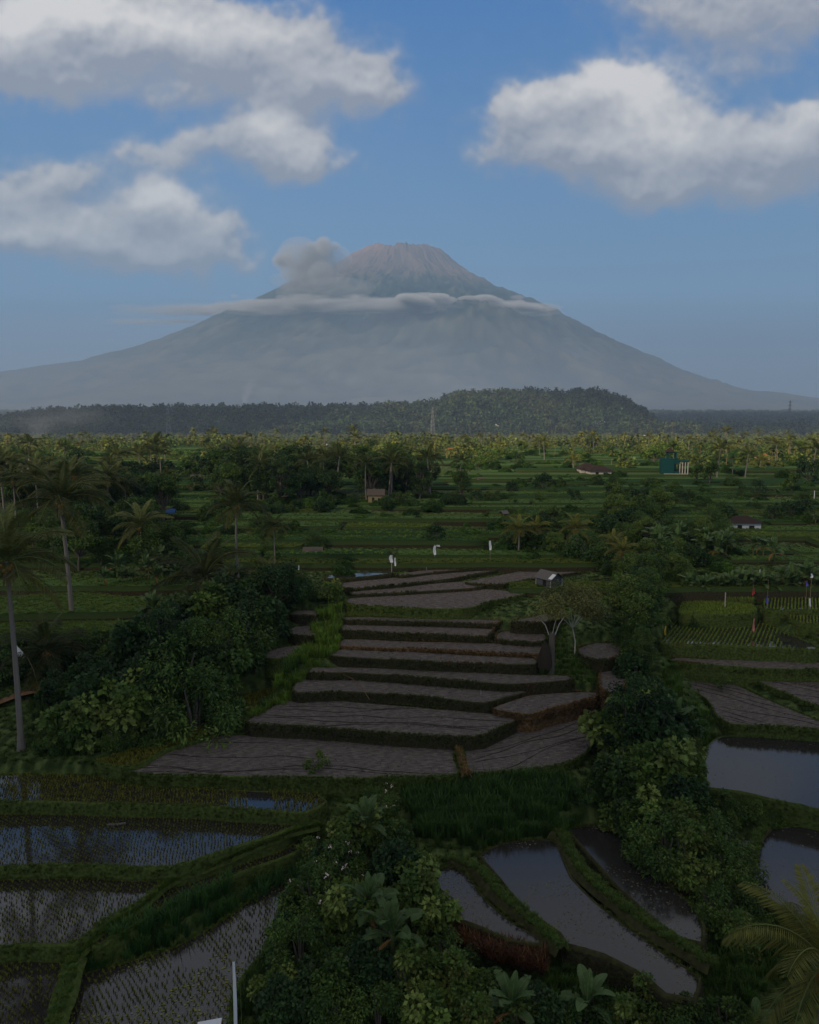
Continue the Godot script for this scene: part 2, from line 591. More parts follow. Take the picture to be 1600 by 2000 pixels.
var ridges := []
func ridge(label: String, drop: float, px: Array, wide: float, tall: float, bank: String, grass: String, fall := 0.0) -> void:
	var level := EYE - drop
	var pts := []
	for k in px.size():
		var p := on_level(px[k].x, px[k].y, level - fall * k / (px.size() - 1.0))
		pts.append(Vector2(p.x, p.z))
	var line := []
	for k in pts.size() - 1:
		var a: Vector2 = pts[maxi(k - 1, 0)]
		var d: Vector2 = pts[mini(k + 2, pts.size() - 1)]
		var m := maxi(1, int(pts[k].distance_to(pts[k + 1]) / 0.5))
		for s in m:
			var t := float(s) / m
			var p: Vector2 = pts[k].cubic_interpolate(pts[k + 1], a, d, t)
			line.append(p + Vector2(wob.get_noise_2d(p.x * 12.0, p.y * 12.0), wob.get_noise_2d(p.x * 12.0, p.y * 12.0 + 70.0)) * 0.14)
	line.append(pts[-1])
	var at := Vector3(line[0].x, level, line[0].y)
	var b := Build.new()
	for k in line.size():
		var dir: Vector2 = (line[mini(k + 1, line.size() - 1)] - line[maxi(k - 1, 0)]).normalized()
		var out := Vector2(dir.y, -dir.x)
		var w := wide * (0.85 + 0.4 * wob.get_noise_2d(line[k].x * 8.0, line[k].y * 8.0))
		for q in [[-1.0, -0.3], [-0.85, 0.02], [-0.5, 0.75], [0.0, 1.0], [0.5, 0.75], [0.85, 0.02], [1.0, -0.3]]:
			b.add(Vector3(line[k].x + out.x * q[0] * w, level - fall * k / (line.size() - 1.0) + q[1] * tall, line[k].y + out.y * q[0] * w) - at)
	for k in line.size() - 1:
		for s in 6: b.quad(k * 7 + s, k * 7 + s + 1, k * 7 + 8 + s, k * 7 + 7 + s)
	var o := part("bank", b.done(true), mats[bank], self, Transform3D(Basis(), at))
	tag(o, label, "", "", "structure")
	ridges.append([line, level, wide, tall, grass, fall])

func plant_rows(f: Dictionary, gap: float, turn: float, skip: float, tall: float, label: String, green := Color(0.9, 0.9, 0.8), across := 1.0) -> void:
	var places := []
	var tints := []
	var poly: PackedVector2Array = f.poly
	var r := 0.0
	for p in poly: r = maxf(r, p.distance_to(f.mid))
	var u := Vector2(cos(turn), sin(turn))
	var w := Vector2(-u.y, u.x)
	var m := int(r / gap) + 1
	for i in range(-m, m):
		for j in range(-m, m):
			var p: Vector2 = f.mid + u * (i * gap + rnd(-0.02, 0.02)) + w * (j * gap * across + rnd(-0.02, 0.02)) + u * wob.get_noise_2d(j * 4.0, 7.0) * 0.25
			if p.y < -140.0 or not Geometry2D.is_point_in_polygon(p, poly): continue
			if rng.randf() < skip or wob.get_noise_2d(p.x * 3.0, p.y * 3.0) < -0.45: continue
			var s := tall * rnd(0.7, 1.25)
			places.append(Transform3D(Basis(Vector3.UP, rnd(0, TAU)).scaled(Vector3(s, s, s)), Vector3(p.x, f.level - 0.01, p.y)))
			tints.append(tone(green, rnd(0.7, 1.25)))
	scatter("rice_seedlings", proto_mesh.seedling, mats.blade, places, tints, label, "rice")

func furrows(f: Dictionary, turn: float, gap: float, bend: float) -> void:
	var b := Build.new()
	var poly: PackedVector2Array = f.poly
	var u := Vector2(cos(turn), sin(turn))
	var w := Vector2(-u.y, u.x)
	for j in range(-30, 30):
		var off := j * gap + rnd(-0.35, 0.35) * gap
		if rng.randf() < 0.45: continue
		var run := []
		var s := -24.0
		var stop := rnd(-4, 24) if rng.randf() < 0.4 else 24.0
		while s < 24.0:
			var p: Vector2 = f.mid + u * s + w * (off + bend * s * s * 0.01 + wob.get_noise_2d(s * 2.5, j * 31.0) * 1.3 + fine.get_noise_2d(s * 5.0, j * 17.0) * 0.25)
			var inside := Geometry2D.is_point_in_polygon(p, poly) and s < stop
			if inside: run.append(Vector3(p.x - f.mid.x, 0.012, p.y - f.mid.y))
			if (not inside or s + 0.8 >= 24.0) and run.size() > 2:
				var radii := []
				for k in run.size(): radii.append(rnd(0.015, 0.04) if k % (run.size() - 1) else 0.005)
				b.tube(run, radii, 5)
				run = []
			elif not inside: run = []
			s += 0.8
	if b.v.size(): part("furrow_clods", b.done(true), mats.wet_soil, f.node)

# ------------------------------------------------------------------ plants
var proto := {}
var proto_mesh := {}
var proto_tall := {}

func tuft(blades: int, tall: float, spread: float, wide: float, colors: Array) -> ArrayMesh:
	var b := Build.new()
	for k in blades:
		var a := rnd(0, TAU)
		var out := Vector3(cos(a), 0, sin(a))
		var side := Vector3(-out.z, 0, out.x) * wide
		var p := out * rnd(0.0, spread * 0.35)
		var h := tall * rnd(0.55, 1.0)
		var lean := out * spread * rnd(0.2, 1.0)
		var c: Color = colors[rng.randi() % colors.size()]
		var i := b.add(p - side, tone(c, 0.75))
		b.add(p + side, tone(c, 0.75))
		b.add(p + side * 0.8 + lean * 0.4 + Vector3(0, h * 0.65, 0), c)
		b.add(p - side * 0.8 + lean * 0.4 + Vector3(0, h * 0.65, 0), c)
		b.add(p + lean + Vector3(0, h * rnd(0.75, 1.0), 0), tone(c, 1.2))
		b.quad(i, i + 1, i + 2, i + 3)
		b.tri(i + 3, i + 2, i + 4)
	return b.done()

func foliage(b: Build, at: Vector3, r: Vector3, count: int, size: float, c: Color, slim := 0.32) -> void:
	for k in count:
		var d := ball()
		var p := at + d * r * pow(rng.randf(), 0.33)
		var along := (d + ball() * 0.8 + Vector3(0, -0.15, 0)).normalized()
		var across := along.cross(ball()).normalized()
		var s := size * rnd(0.6, 1.25)
		b.leaf(p, along * s, across * s * slim, tone(c, rnd(0.7, 1.35)), Vector3(0, -0.2 * s, 0))

func make_bush(called: String, seed_: int, r: float, tall: float, clumps: int, each: int, size: float, greens: Array, slim := 0.34) -> void:
	rng.seed = seed_
	var o := Node3D.new()
	var b := Build.new()
	for k in clumps:
		var d := ball()
		d.y = absf(d.y)
		var reach := rnd(0.55, 1.0)
		var at := Vector3(d.x * r * reach, 0.12 * tall + d.y * tall * 0.78 * reach, d.z * r * reach)
		var g: Color = greens[rng.randi() % greens.size()]
		var cr := rnd(0.2, 0.36) * r
		foliage(b, at, Vector3(cr, cr * 0.85, cr), each, size, tone(g, rnd(0.75, 1.3)), slim)
	part("foliage", b.done(), mats.leaf, o)
	var t := Build.new()
	for k in 5:
		var d := ball()
		t.tube([Vector3(d.x * 0.1, -0.2, d.z * 0.1), Vector3(d.x * r * 0.3, tall * 0.35, d.z * r * 0.3), Vector3(d.x * r * 0.55, tall * 0.7, d.z * r * 0.55)], [0.05 * r, 0.035 * r, 0.012 * r], 5)
	part("stem", t.done(true), mats.bark, o)
	o.set_meta("kind_name", called)
	proto[called + str(seed_)] = o
	proto_tall[called + str(seed_)] = tall

func make_tree(called: String, seed_: int, tall: float, r: float, limbs: int, each: int, size: float, greens: Array, bare := 0.3, bark := "bark", limb := 1.0, low := 0.15) -> void:
	rng.seed = seed_
	var o := Node3D.new()
	var w := Build.new()
	var b := Build.new()
	var fork := Vector3(rnd(-0.3, 0.3), tall * bare, rnd(-0.3, 0.3))
	w.tube([Vector3(0, -0.5, 0), Vector3(0.05, tall * bare * 0.5, 0), fork], [0.032 * tall * limb, 0.026 * tall * limb, 0.021 * tall * limb], 8)
	for k in limbs:
		var a := TAU * (k + rnd(-0.3, 0.3)) * 0.618
		var up := rnd(low, 1.0)
		var end := fork + Vector3(cos(a) * r * (1.15 - up * 0.75), tall * (1.0 - bare) * up * 0.86, sin(a) * r * (1.15 - up * 0.75))
		var bend := fork.lerp(end, 0.5) + Vector3(rnd(-0.2, 0.2), -0.05 * tall * (1.0 - up), rnd(-0.2, 0.2))
		w.tube([fork, bend, end], [0.013 * tall * limb, 0.009 * tall * limb, 0.004 * tall * limb], 5)
		var g: Color = tone(greens[rng.randi() % greens.size()], rnd(0.7, 1.25))
		for s in 3:
			var cr := r * rnd(0.2, 0.36)
			foliage(b, end + ball() * r * 0.2, Vector3(cr, cr * 0.7, cr), each / 3, size, tone(g, rnd(0.85, 1.2)))
	part("trunk", w.done(true), mats[bark], o)
	part("crown", b.done(), mats.leaf, o)
	o.set_meta("kind_name", called)
	proto[called + str(seed_)] = o
	proto_tall[called + str(seed_)] = tall

func frond_mesh(seed_: int, from: float, to: float, long: float, c: Color, drop: float) -> Array:
	rng.seed = seed_
	var b := Build.new()
	var pts := []
	var radii := []
	var p := Vector3.ZERO
	for k in 11:
		var a := lerpf(from, to, pow(k / 10.0, 1.3))
		pts.append(p)
		radii.append(0.045 * (1.0 - k / 11.0) + 0.006)
		p += Vector3(cos(a), sin(a), 0) * long / 10.0
	var rib := Build.new()
	rib.tube(pts, radii, 4, tone(c, 1.5))
	for k in 46:
		var t := 0.13 + 0.86 * k / 45.0
		var at := t * 10.0
		var i := mini(int(at), 9)
		var q: Vector3 = pts[i].lerp(pts[i + 1], at - i)
		var dir: Vector3 = (pts[i + 1] - pts[i]).normalized()
		var len_ := long * 0.2 * pow(sin(PI * (0.14 + 0.8 * t)), 0.7) * rnd(0.85, 1.1)
		for s in [-1.0, 1.0]:
			var along := (dir * 0.55 + Vector3(0, 0.12, s * 0.9)).normalized() * len_
			b.leaf(q, along, (dir * 0.9 + Vector3(0, 0.3, 0)).normalized() * 0.035, tone(c, rnd(0.75, 1.3)), Vector3(0, -len_ * drop * rnd(0.7, 1.2), 0))
	return [b.done(), rib.done(true)]

func make_palm(called: String, seed_: int, tall: float, long: float, count: int, bend: float, detail: bool, c: Color) -> void:
	var kinds := []
	for k in 4:
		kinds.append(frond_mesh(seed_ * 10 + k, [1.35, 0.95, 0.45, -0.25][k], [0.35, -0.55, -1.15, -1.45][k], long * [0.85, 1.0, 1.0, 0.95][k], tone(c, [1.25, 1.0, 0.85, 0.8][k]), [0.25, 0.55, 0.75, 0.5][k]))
	rng.seed = seed_
	var o := Node3D.new()
	var w := Build.new()
	var pts := []
	var radii := []
	for k in 9:
		var t := k / 8.0
		pts.append(Vector3(bend * t * t, tall * t - 0.5 * (1.0 - t), bend * 0.4 * sin(t * 3.0)))
		radii.append(lerpf(0.19, 0.115, t) + (0.12 if k == 0 else 0.0))
	w.tube(pts, radii, 8)
	part("trunk", w.done(true), mats.palm_bark, o)
	var top: Vector3 = pts[-1]
	var all := SurfaceTool.new()
	all.begin(Mesh.PRIMITIVE_TRIANGLES)
	for k in count:
		var share := float(k) / count
		var which := 0 if share < 0.2 else 1 if share < 0.55 else 2 if share < 0.85 else 3
		var at := Transform3D(Basis(Vector3.UP, k * 2.39996 + rnd(-0.2, 0.2)) * Basis(Vector3(0, 0, 1), rnd(-0.15, 0.15)) * Basis(Vector3(1, 0, 0), rnd(-0.25, 0.25)), top + Vector3(0, -0.05 * share * 4.0, 0))
		if detail:
			var f := part("frond", kinds[which][0], mats.leaf if which < 3 else mats.leaf_warm, o, at)
			part("rib", kinds[which][1], mats.leaf, f)
		else:
			all.append_from(kinds[which][0], 0, at)
	if not detail:
		part("crown", all.commit(), mats.leaf, o)
	else:
		var nuts := SphereMesh.new()
		nuts.radius = 0.13
		nuts.height = 0.3
		nuts.radial_segments = 10
		nuts.rings = 6
		for k in 7:
			var a := k * 0.9
			part("coconut", nuts, mats.nut, o, Transform3D(Basis(), top + Vector3(cos(a) * 0.26, -0.3 - 0.1 * (k % 3), sin(a) * 0.26)))
		var skirt := Build.new()
		for k in 26:
			var a := rnd(0, TAU)
			var d := Vector3(cos(a), 0, sin(a))
			skirt.leaf(top + d * 0.1 + Vector3(0, -0.2, 0), d * rnd(0.25, 0.5) + Vector3(0, -rnd(0.6, 1.5), 0), Vector3(-d.z, 0, d.x) * 0.07, Color(0.07, 0.05, 0.03))
		part("dry_sheath", skirt.done(), mats.leaf, o)
	o.set_meta("kind_name", called)
	proto[called + str(seed_)] = o
	proto_tall[called + str(seed_)] = tall + long * 0.55

func banana_leaf(seed_: int, from: float, to: float, long: float, wide: float, c: Color, torn: float) -> ArrayMesh:
	rng.seed = seed_
	var b := Build.new()
	var p := Vector3.ZERO
	var pts := []
	for k in 15:
		pts.append(p)
		p += Vector3(cos(lerpf(from, to, pow(k / 14.0, 1.4))), sin(lerpf(from, to, pow(k / 14.0, 1.4))), 0) * long / 14.0
	b.tube(pts, [0.035, 0.034, 0.033, 0.032, 0.03, 0.028, 0.026, 0.024, 0.022, 0.02, 0.018, 0.016, 0.014, 0.012, 0.008], 4, tone(c, 1.7))
	for s in [-1.0, 1.0]:
		var tear := 0.0
		for k in range(2, 14):
			var t0 := (k - 2) / 12.0
			var t1 := (k - 1) / 12.0
			var w0 := wide * pow(sin(PI * (0.06 + 0.93 * t0)), 0.55)
			var w1 := wide * pow(sin(PI * minf(0.06 + 0.93 * t1, 0.995)), 0.55)
			if rng.randf() < torn: tear = rnd(-0.25, 0.35)
			var dir: Vector3 = (pts[k + 1] - pts[k]).normalized()
			var n := Vector3(-dir.y, dir.x, 0)
			var o := Vector3(0, 0, s) * 0.93 + n * (0.3 - tear)
			var cc := tone(c, rnd(0.85, 1.15))
			var i := b.add(pts[k], cc)
			b.add(pts[k] + o * w0 * 0.55, cc)
			b.add(pts[k] + o * w0 - n * w0 * (0.22 + tear * 0.6), tone(cc, 0.95))
			b.add(pts[k + 1], cc)
			b.add(pts[k + 1] + o * w1 * 0.55, cc)
			b.add(pts[k + 1] + o * w1 - n * w1 * (0.22 + tear * 0.6), tone(cc, 0.9))
			b.quad(i, i + 1, i + 4, i + 3)
			b.quad(i + 1, i + 2, i + 5, i + 4)
	return b.done()

func make_banana(called: String, seed_: int, tall: float, count: int, c: Color, torn: float) -> void:
	var kinds := []
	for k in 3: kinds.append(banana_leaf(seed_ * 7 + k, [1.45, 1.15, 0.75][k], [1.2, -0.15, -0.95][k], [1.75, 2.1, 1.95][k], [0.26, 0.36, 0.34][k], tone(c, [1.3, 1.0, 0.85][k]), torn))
	var dead := banana_leaf(seed_ * 7 + 5, 0.2, -1.5, 1.6, 0.17, Color(0.11, 0.065, 0.025), 0.6)
	rng.seed = seed_
	var o := Node3D.new()
	var w := Build.new()
	w.tube([Vector3(0, -0.3, 0), Vector3(0.02, tall * 0.5, 0.02), Vector3(0.05, tall, 0)], [0.13, 0.11, 0.065], 8)
	part("stem", w.done(true), mats.stalk, o)
	for k in count:
		var share := float(k) / count
		var which := 0 if share < 0.25 else 1 if share < 0.65 else 2
		part("leaf", kinds[which], mats.leaf, o, Transform3D(Basis(Vector3.UP, k * 2.39996 + rnd(-0.3, 0.3)) * Basis(Vector3(0, 0, 1), rnd(-0.2, 0.15)), Vector3(0.05, tall - 0.05 * k, 0)))
	for k in 2: part("leaf", dead, mats.leaf, o, Transform3D(Basis(Vector3.UP, k * 2.1 + 1.0), Vector3(0.05, tall - 0.5, 0)))
	o.set_meta("kind_name", called)
	proto[called + str(seed_)] = o
	proto_tall[called + str(seed_)] = tall + 1.5

func plant(which: String, px: float, py: float, hpx: float, label := "", group := "", tint := "", turn := -1.0) -> Node3D:
	var p := on_ground(px, py)
	return plant_at(which, p, size_of(hpx, p) / proto_tall[which], label, group, tint, turn)

func plant_at(which: String, p: Vector3, size: float, label := "", group := "", tint := "", turn := -1.0) -> Node3D:
	var o := copy(proto[which], p, rnd(0, TAU) if turn < 0.0 else turn, size, label, group)
	o.set_meta("category", CATS.get(proto[which].get_meta("kind_name"), "plant"))
	if tint:
		for c in o.get_children():
			if c is MeshInstance3D and c.material_override == mats.leaf: c.material_override = mats[tint]
	return o

const CATS := {"coconut_palm": "palm", "feather_palm": "palm", "banana_plant": "banana plant", "shrub": "shrub", "broadleaf_tree": "tree", "flowering_bush": "bush", "small_tree": "tree", "small_palm": "palm", "feathery_tree": "tree", "leafy_sapling": "sapling"}

func region(which: Array, outline: Array, count: int, low: float, high: float, label: String, group: String, tints := ["", "", "leaf_dark"], clear := true) -> void:
	var poly := PackedVector2Array(outline)
	var box := Rect2(poly[0], Vector2.ZERO)
	for p in poly: box = box.expand(p)
	var n := 0
	var tries := 0
	while n < count and tries < count * 20:
		tries += 1
		var q := Vector2(rnd(box.position.x, box.end.x), rnd(box.position.y, box.end.y))
		if not Geometry2D.is_point_in_polygon(q, poly): continue
		var p := on_ground(q.x, q.y)
		if clear and p.z > -100.0 and not open_land(p.x, p.z): continue
		var w: String = which[rng.randi() % which.size()]
		plant_at(w, p, size_of(rnd(low, high), p) / proto_tall[w], label, group, tints[rng.randi() % tints.size()])
		n += 1

# ------------------------------------------------------------------ land
func spread_lines(near: float, gap: float, grow: float, far: float) -> Array:
	var out := [0.0]
	var g := gap
	while out[-1] < far:
		if out[-1] >= near: g *= grow
		out.append(out[-1] + g)
	return out

func make_ground() -> void:
	var xs := []
	var half := spread_lines(52.0, 0.9, 1.09, 9000.0)
	for k in range(half.size() - 1, 0, -1): xs.append(-half[k])
	xs.append_array(half)
	var zs := []
	for d in spread_lines(82.0, 0.8, 1.028, 12000.0): zs.append(-(d + 8.0))
	zs.push_front(60.0)
	var b := Build.new()
	for z in zs:
		for x in xs:
			b.add(Vector3(x, height(x, minf(z, -10.0)), z))
	var w := xs.size()
	for j in zs.size() - 1:
		for i in w - 1:
			var k := j * w + i
			b.quad(k, k + w, k + w + 1, k + 1)
	var o := part("ground", b.done(true), mats.land, self)
	tag(o, "green plain of fields and groves reaching from the hillside to the volcano", "", "", "structure")

const RIGHT_SLOPE := [[0, 313], [45, 315], [82, 313], [102, 299], [140, 266], [180, 240], [220, 217], [280, 192], [320, 170], [420, 115], [520, 66], [620, 32], [720, 14], [800, 4], [1100, -6], [1700, -12]]
const LEFT_SLOPE := [[0, 313], [40, 312], [80, 308], [120, 290], [180, 260], [220, 240], [280, 208], [350, 175], [380, 160], [480, 125], [580, 95], [680, 78], [780, 65], [980, 42], [1300, 15], [1700, -12]]

func along(list: Array, r: float) -> float:
	for k in list.size() - 1:
		if r < list[k + 1][0]:
			return lerpf(list[k][1], list[k + 1][1], (r - list[k][0]) / float(list[k + 1][0] - list[k][0]))
	return list[-1][1]

func make_volcano() -> void:
	var far := 9000.0
	var k := far / FOCAL
	var ridge := FastNoiseLite.new()
	ridge.seed = 11
	ridge.frequency = 1.0
	ridge.fractal_type = FastNoiseLite.FRACTAL_RIDGED
	ridge.fractal_octaves = 4
	var b := Build.new()
	var turns := 640
	var rings := 150
	for j in rings:
		var r := 1500.0 * pow(j / float(rings - 1), 1.35)
		for i in turns:
			var a := TAU * i / turns
			var side := maxf(smoothstep(-0.9, 0.9, cos(a)), smoothstep(0.05, 0.75, sin(a)))
			var y := lerpf(along(LEFT_SLOPE, r), along(RIGHT_SLOPE, r), side)
			y -= step(850.0, 1150.0, r) * 40.0 * step(-0.3, 0.3, sin(a))
			var steep := lerpf(0.25, 1.0, step(60.0, 260.0, r)) * step(20.0, 70.0, r) * (1.0 - step(560.0, 1000.0, r))
			var lr := log(r + 40.0)
			var aa := a + 0.22 * fine.get_noise_2d(r * 0.35, a * 30.0)
			var n := ridge.get_noise_3d(cos(aa) * 2.6 + 7.0, sin(aa) * 2.6, lr * 1.3) - 0.35
			var n2 := ridge.get_noise_3d(cos(aa) * 7.0 + lr * 0.8, sin(aa) * 7.0, lr * 5.0) - 0.35
			y += steep * (n * 15.0 + n2 * 11.0) * (0.12 + 0.88 * absf(sin(a)))
			y += (1.0 - step(120.0, 260.0, r)) * step(10.0, 60.0, r) * (fine.get_noise_2d(cos(a) * r * 0.8 + 50.0, sin(a) * r * 0.8) * 5.0 + fine.get_noise_2d(cos(a) * 130.0 + 50.0, sin(a) * 130.0 + r * 0.6) * 4.0)
			if r < 60.0: y -= (1.0 - r / 60.0) * 26.0 * step(0.0, 0.6, -sin(a) + 0.4)
			y += fine.get_noise_2d(cos(a) * r * 0.25, sin(a) * r * 0.25) * 2.2 * step(60.0, 300.0, r) + fine.get_noise_2d(cos(a) * r * 1.3, sin(a) * r * 1.3) * 1.3 * step(80.0, 300.0, r)
			var dx := cos(a) * r - 95.0
			var dz := sin(a) * r - 430.0
			y += 46.0 * exp(-(dx * dx * 0.00016 + dz * dz * 0.0001)) + 16.0 * exp(-((dx - 90.0) * (dx - 90.0) * 0.0004 + dz * dz * 0.0002))
			y -= (1.0 - step(100.0, 220.0, r)) * 9.0 - 4.0 * step(60.0, 85.0, r) * (1.0 - step(95.0, 130.0, r))
			var vv := (200.0 + y) / FOCAL
			var h := far * (vv * cos(PITCH) - sin(PITCH)) / (vv * sin(PITCH) + cos(PITCH))
			var kk := k / (vv * sin(PITCH) + cos(PITCH))
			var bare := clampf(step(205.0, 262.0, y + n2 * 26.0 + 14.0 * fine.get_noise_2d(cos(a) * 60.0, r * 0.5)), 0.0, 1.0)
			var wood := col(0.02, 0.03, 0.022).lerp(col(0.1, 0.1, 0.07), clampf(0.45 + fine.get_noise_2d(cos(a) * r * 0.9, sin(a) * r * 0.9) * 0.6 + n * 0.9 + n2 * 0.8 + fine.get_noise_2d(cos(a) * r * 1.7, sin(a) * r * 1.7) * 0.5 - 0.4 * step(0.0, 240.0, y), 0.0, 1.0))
			var sunlit_ash := col(0.13, 0.095, 0.08).lerp(col(0.22, 0.14, 0.115), step(280.0, 306.0, y + n2 * 12.0) * step(-0.2, 0.5, -cos(a)))  # left of the summit painted paler and redder, as in sunlight
			b.add(Vector3(cos(a) * r * kk, h, sin(a) * r * kk), wood.lerp(sunlit_ash, bare))
	for j in rings - 1:
		for i in turns:
			var l := (i + 1) % turns
			b.quad(j * turns + i, j * turns + l, (j + 1) * turns + l, (j + 1) * turns + i)
	var top := at_depth(780, 800, far)
	var o := part("volcano", b.done(true), mats.rock, self, Transform3D(Basis(), Vector3(top.x, EYE, -far)))
	tag(o, "tall cone shaped volcano with bare reddish summit above the cloud band", "mountain", "", "structure")

# ------------------------------------------------------------------ buildings
func roof_gable(m: Build, w: float, d: float, base: float, rise: float, eave: float, thick := 0.08) -> void:
	var x := w / 2 + eave
	var z := d / 2 + eave
	m.sheet(Vector3(-x, base, z), Vector3(-x, base + rise, 0), Vector3(x, base + rise, 0), Vector3(x, base, z), thick)
	m.sheet(Vector3(x, base, -z), Vector3(x, base + rise, 0), Vector3(-x, base + rise, 0), Vector3(-x, base, -z), thick)

func roof_hip(m: Build, w: float, d: float, base: float, rise: float, eave: float, ridge: float) -> void:
	var x := w / 2 + eave
	var z := d / 2 + eave
	var a := m.add(Vector3(-x, base, z)); m.add(Vector3(x, base, z)); m.add(Vector3(x, base, -z)); m.add(Vector3(-x, base, -z))
	m.add(Vector3(-ridge / 2, base + rise, 0)); m.add(Vector3(ridge / 2, base + rise, 0))
	m.quad(a, a + 4, a + 5, a + 1)
	m.quad(a + 2, a + 5, a + 4, a + 3)
	m.tri(a + 1, a + 5, a + 2)
	m.tri(a + 3, a + 4, a)
	m.quad(a, a + 1, a + 2, a + 3)

func gable_walls(o: Node3D, w: float, d: float, tall: float, rise: float, mat: String) -> void:
	var b := Build.new()
	b.box(Vector3(0, tall / 2, 0), Vector3(w, tall, d))
	for s in [-1.0, 1.0]:
		var x: float = s * (w / 2 - 0.02)
		var i := b.add(Vector3(x, tall, d / 2)); b.add(Vector3(x, tall + rise * 0.97, 0)); b.add(Vector3(x, tall, -d / 2))
		b.tri(i, i + 1, i + 2)
	part("wall", b.done(), mats[mat], o)

func opening(o: Node3D, called: String, at: Vector3, size: Vector3, mat := "dark_gap") -> void:
	var b := Build.new()
	b.box(at, size)
	part(called, b.done(), mats[mat], o)

func posts(o: Node3D, w: float, d: float, tall: float, r: float, mat := "bamboo") -> void:
	var c := CylinderMesh.new()
	c.top_radius = r; c.bottom_radius = r; c.height = tall; c.radial_segments = 8
	for x in [-1, 1]:
		for z in [-1, 1]: part("post", c, mats[mat], o, Transform3D(Basis(), Vector3(x * w / 2, tall / 2, z * d / 2)))

func house(px: float, py: float, wpx: float, tall: float, roof: String, wall: String, turn: float, label: String, called := "house", hip := false, deep := 0.75) -> Node3D:
	var p := on_ground(px, py)
	var w := size_of(wpx, p)
	var o := thing(called, label, "house" if called != "field_hut" else "hut", p + Vector3(0, -0.1, 0), turn)
	var d := w * deep
	if hip:
		var b := Build.new()
		b.box(Vector3(0, tall / 2, 0), Vector3(w, tall, d))
		part("wall", b.done(), mats[wall], o)
	else:
		gable_walls(o, w, d, tall, tall * 0.55, wall)
	var m := Build.new()
	if hip: roof_hip(m, w, d, tall + 0.01, tall * 0.75, w * 0.1, w * 0.3)
	else: roof_gable(m, w, d, tall, tall * 0.57, w * 0.08)
	part("roof", m.done(), mats[roof], o)
	opening(o, "door", Vector3(-w * 0.18, tall * 0.4, d / 2 + 0.02), Vector3(w * 0.14, tall * 0.8, 0.06))
	opening(o, "window", Vector3(w * 0.2, tall * 0.55, d / 2 + 0.02), Vector3(w * 0.16, tall * 0.35, 0.06))
	return o

func pylon(px: float, py: float, hpx: float, label: String) -> void:
	var p := on_ground(px, py)
	pylon_at(p, size_of(hpx, p), label)

func pylon_at(p: Vector3, tall: float, label: String) -> void:
	var o := thing("power_pylon", label, "pylon", p, 0.3, "power pylons across the plain")
	var r := tall * 0.007
	var foot := tall * 0.11
	for k in 4:
		var a := k * PI / 2 + PI / 4
		var d := Vector3(cos(a), 0, sin(a))
		var b := Build.new()
		b.tube([d * foot + Vector3(0, -1, 0), d * foot * 0.42 + Vector3(0, tall * 0.55, 0), d * foot * 0.12 + Vector3(0, tall, 0)], [r, r, r * 0.8], 4)
		part("leg", b.done(), mats.steel, o)
	var x := Build.new()
	for k in 9:
		var t0 := k / 9.0
		var t1 := (k + 1) / 9.0
		var f0 := foot * (1.0 - 0.58 * t0 / 0.55) if t0 < 0.55 else foot * (0.42 - 0.3 * (t0 - 0.55) / 0.45)
		var f1 := foot * (1.0 - 0.58 * t1 / 0.55) if t1 < 0.55 else foot * (0.42 - 0.3 * (t1 - 0.55) / 0.45)
		for s in 4:
			var a := s * PI / 2 + PI / 4
			var c := a + PI / 2
			x.tube([Vector3(cos(a) * f0, tall * t0, sin(a) * f0), Vector3(cos(c) * f1, tall * t1, sin(c) * f1)], [r * 0.6, r * 0.6], 3)
			x.tube([Vector3(cos(c) * f0, tall * t0, sin(c) * f0), Vector3(cos(a) * f1, tall * t1, sin(a) * f1)], [r * 0.6, r * 0.6], 3)
	part("bracing", x.done(), mats.steel, o)
	for k in 3:
		var b := Build.new()
		var y := tall * (0.7 + 0.12 * k)
		var l := tall * (0.15 - 0.015 * k)
		b.tube([Vector3(-l, y, 0), Vector3(0, y + tall * 0.018, 0), Vector3(l, y, 0)], [r * 0.5, r, r * 0.5], 4)
		part("arm", b.done(), mats.steel, o)

func pole(px: float, top: float, foot: float, label: String, cloths: Array, mat := "post_pale", thick := 0.05, depth := 0.0) -> Node3D:
	var p := on_ground(px, foot) if depth == 0.0 else at_depth(px, foot, depth)
	if depth > 0.0: p.y = lie(p.x, p.z)
	var t := sight(px, top)
	var y := EYE + t.y * (p.z / t.z)
	var tall := maxf(y - p.y, 0.5)
	var o := thing("cloth_pole" if cloths.size() else "field_post", label, "pole", p)
	var b := Build.new()
	b.tube([Vector3(0, -0.3, 0), Vector3(0.02, tall * 0.5, 0), Vector3(0, tall, 0)], [thick, thick * 0.85, thick * 0.6], 7)
	part("post", b.done(true), mats[mat], o)
	for c in cloths:      # [material, top share, bottom share, width in metres, sideways shift]
		var m := Build.new()
		var rows := 15
		for k in rows:
			var s := k / float(rows - 1)
			var yy := tall * lerpf(c[1], c[2], s)
			var w: float = c[3] * (0.7 + 0.3 * sin(s * 3.0))
			var wave: float = c[3] * 0.12 * sin(s * 6.0 + tall)
			for e in 3: m.add(Vector3(c[4] + wave + (e - 1) * w * 0.5, yy, thick + 0.02 + 0.05 * sin(s * 5.0 + e * 1.6)))
		for k in rows - 1:
			for e in 2: m.quad(k * 3 + e, k * 3 + e + 1, k * 3 + e + 4, k * 3 + e + 3)
		part("cloth", m.done(true), mats[c[0]], o)
	return o

func smoke(label: String, spots: Array) -> void:
	var first: Vector3 = spots[0][0]
	var o := thing("smoke", label, "smoke", first, 0.0, "", "stuff")
	for s in spots: puff(o, s[0], s[1], s[2], Color(0.9, 0.93, 0.97))

func v2(flat: Array) -> Array:
	var out := []
	for k in range(0, flat.size(), 2): out.append(Vector2(flat[k], flat[k + 1]))
	return out

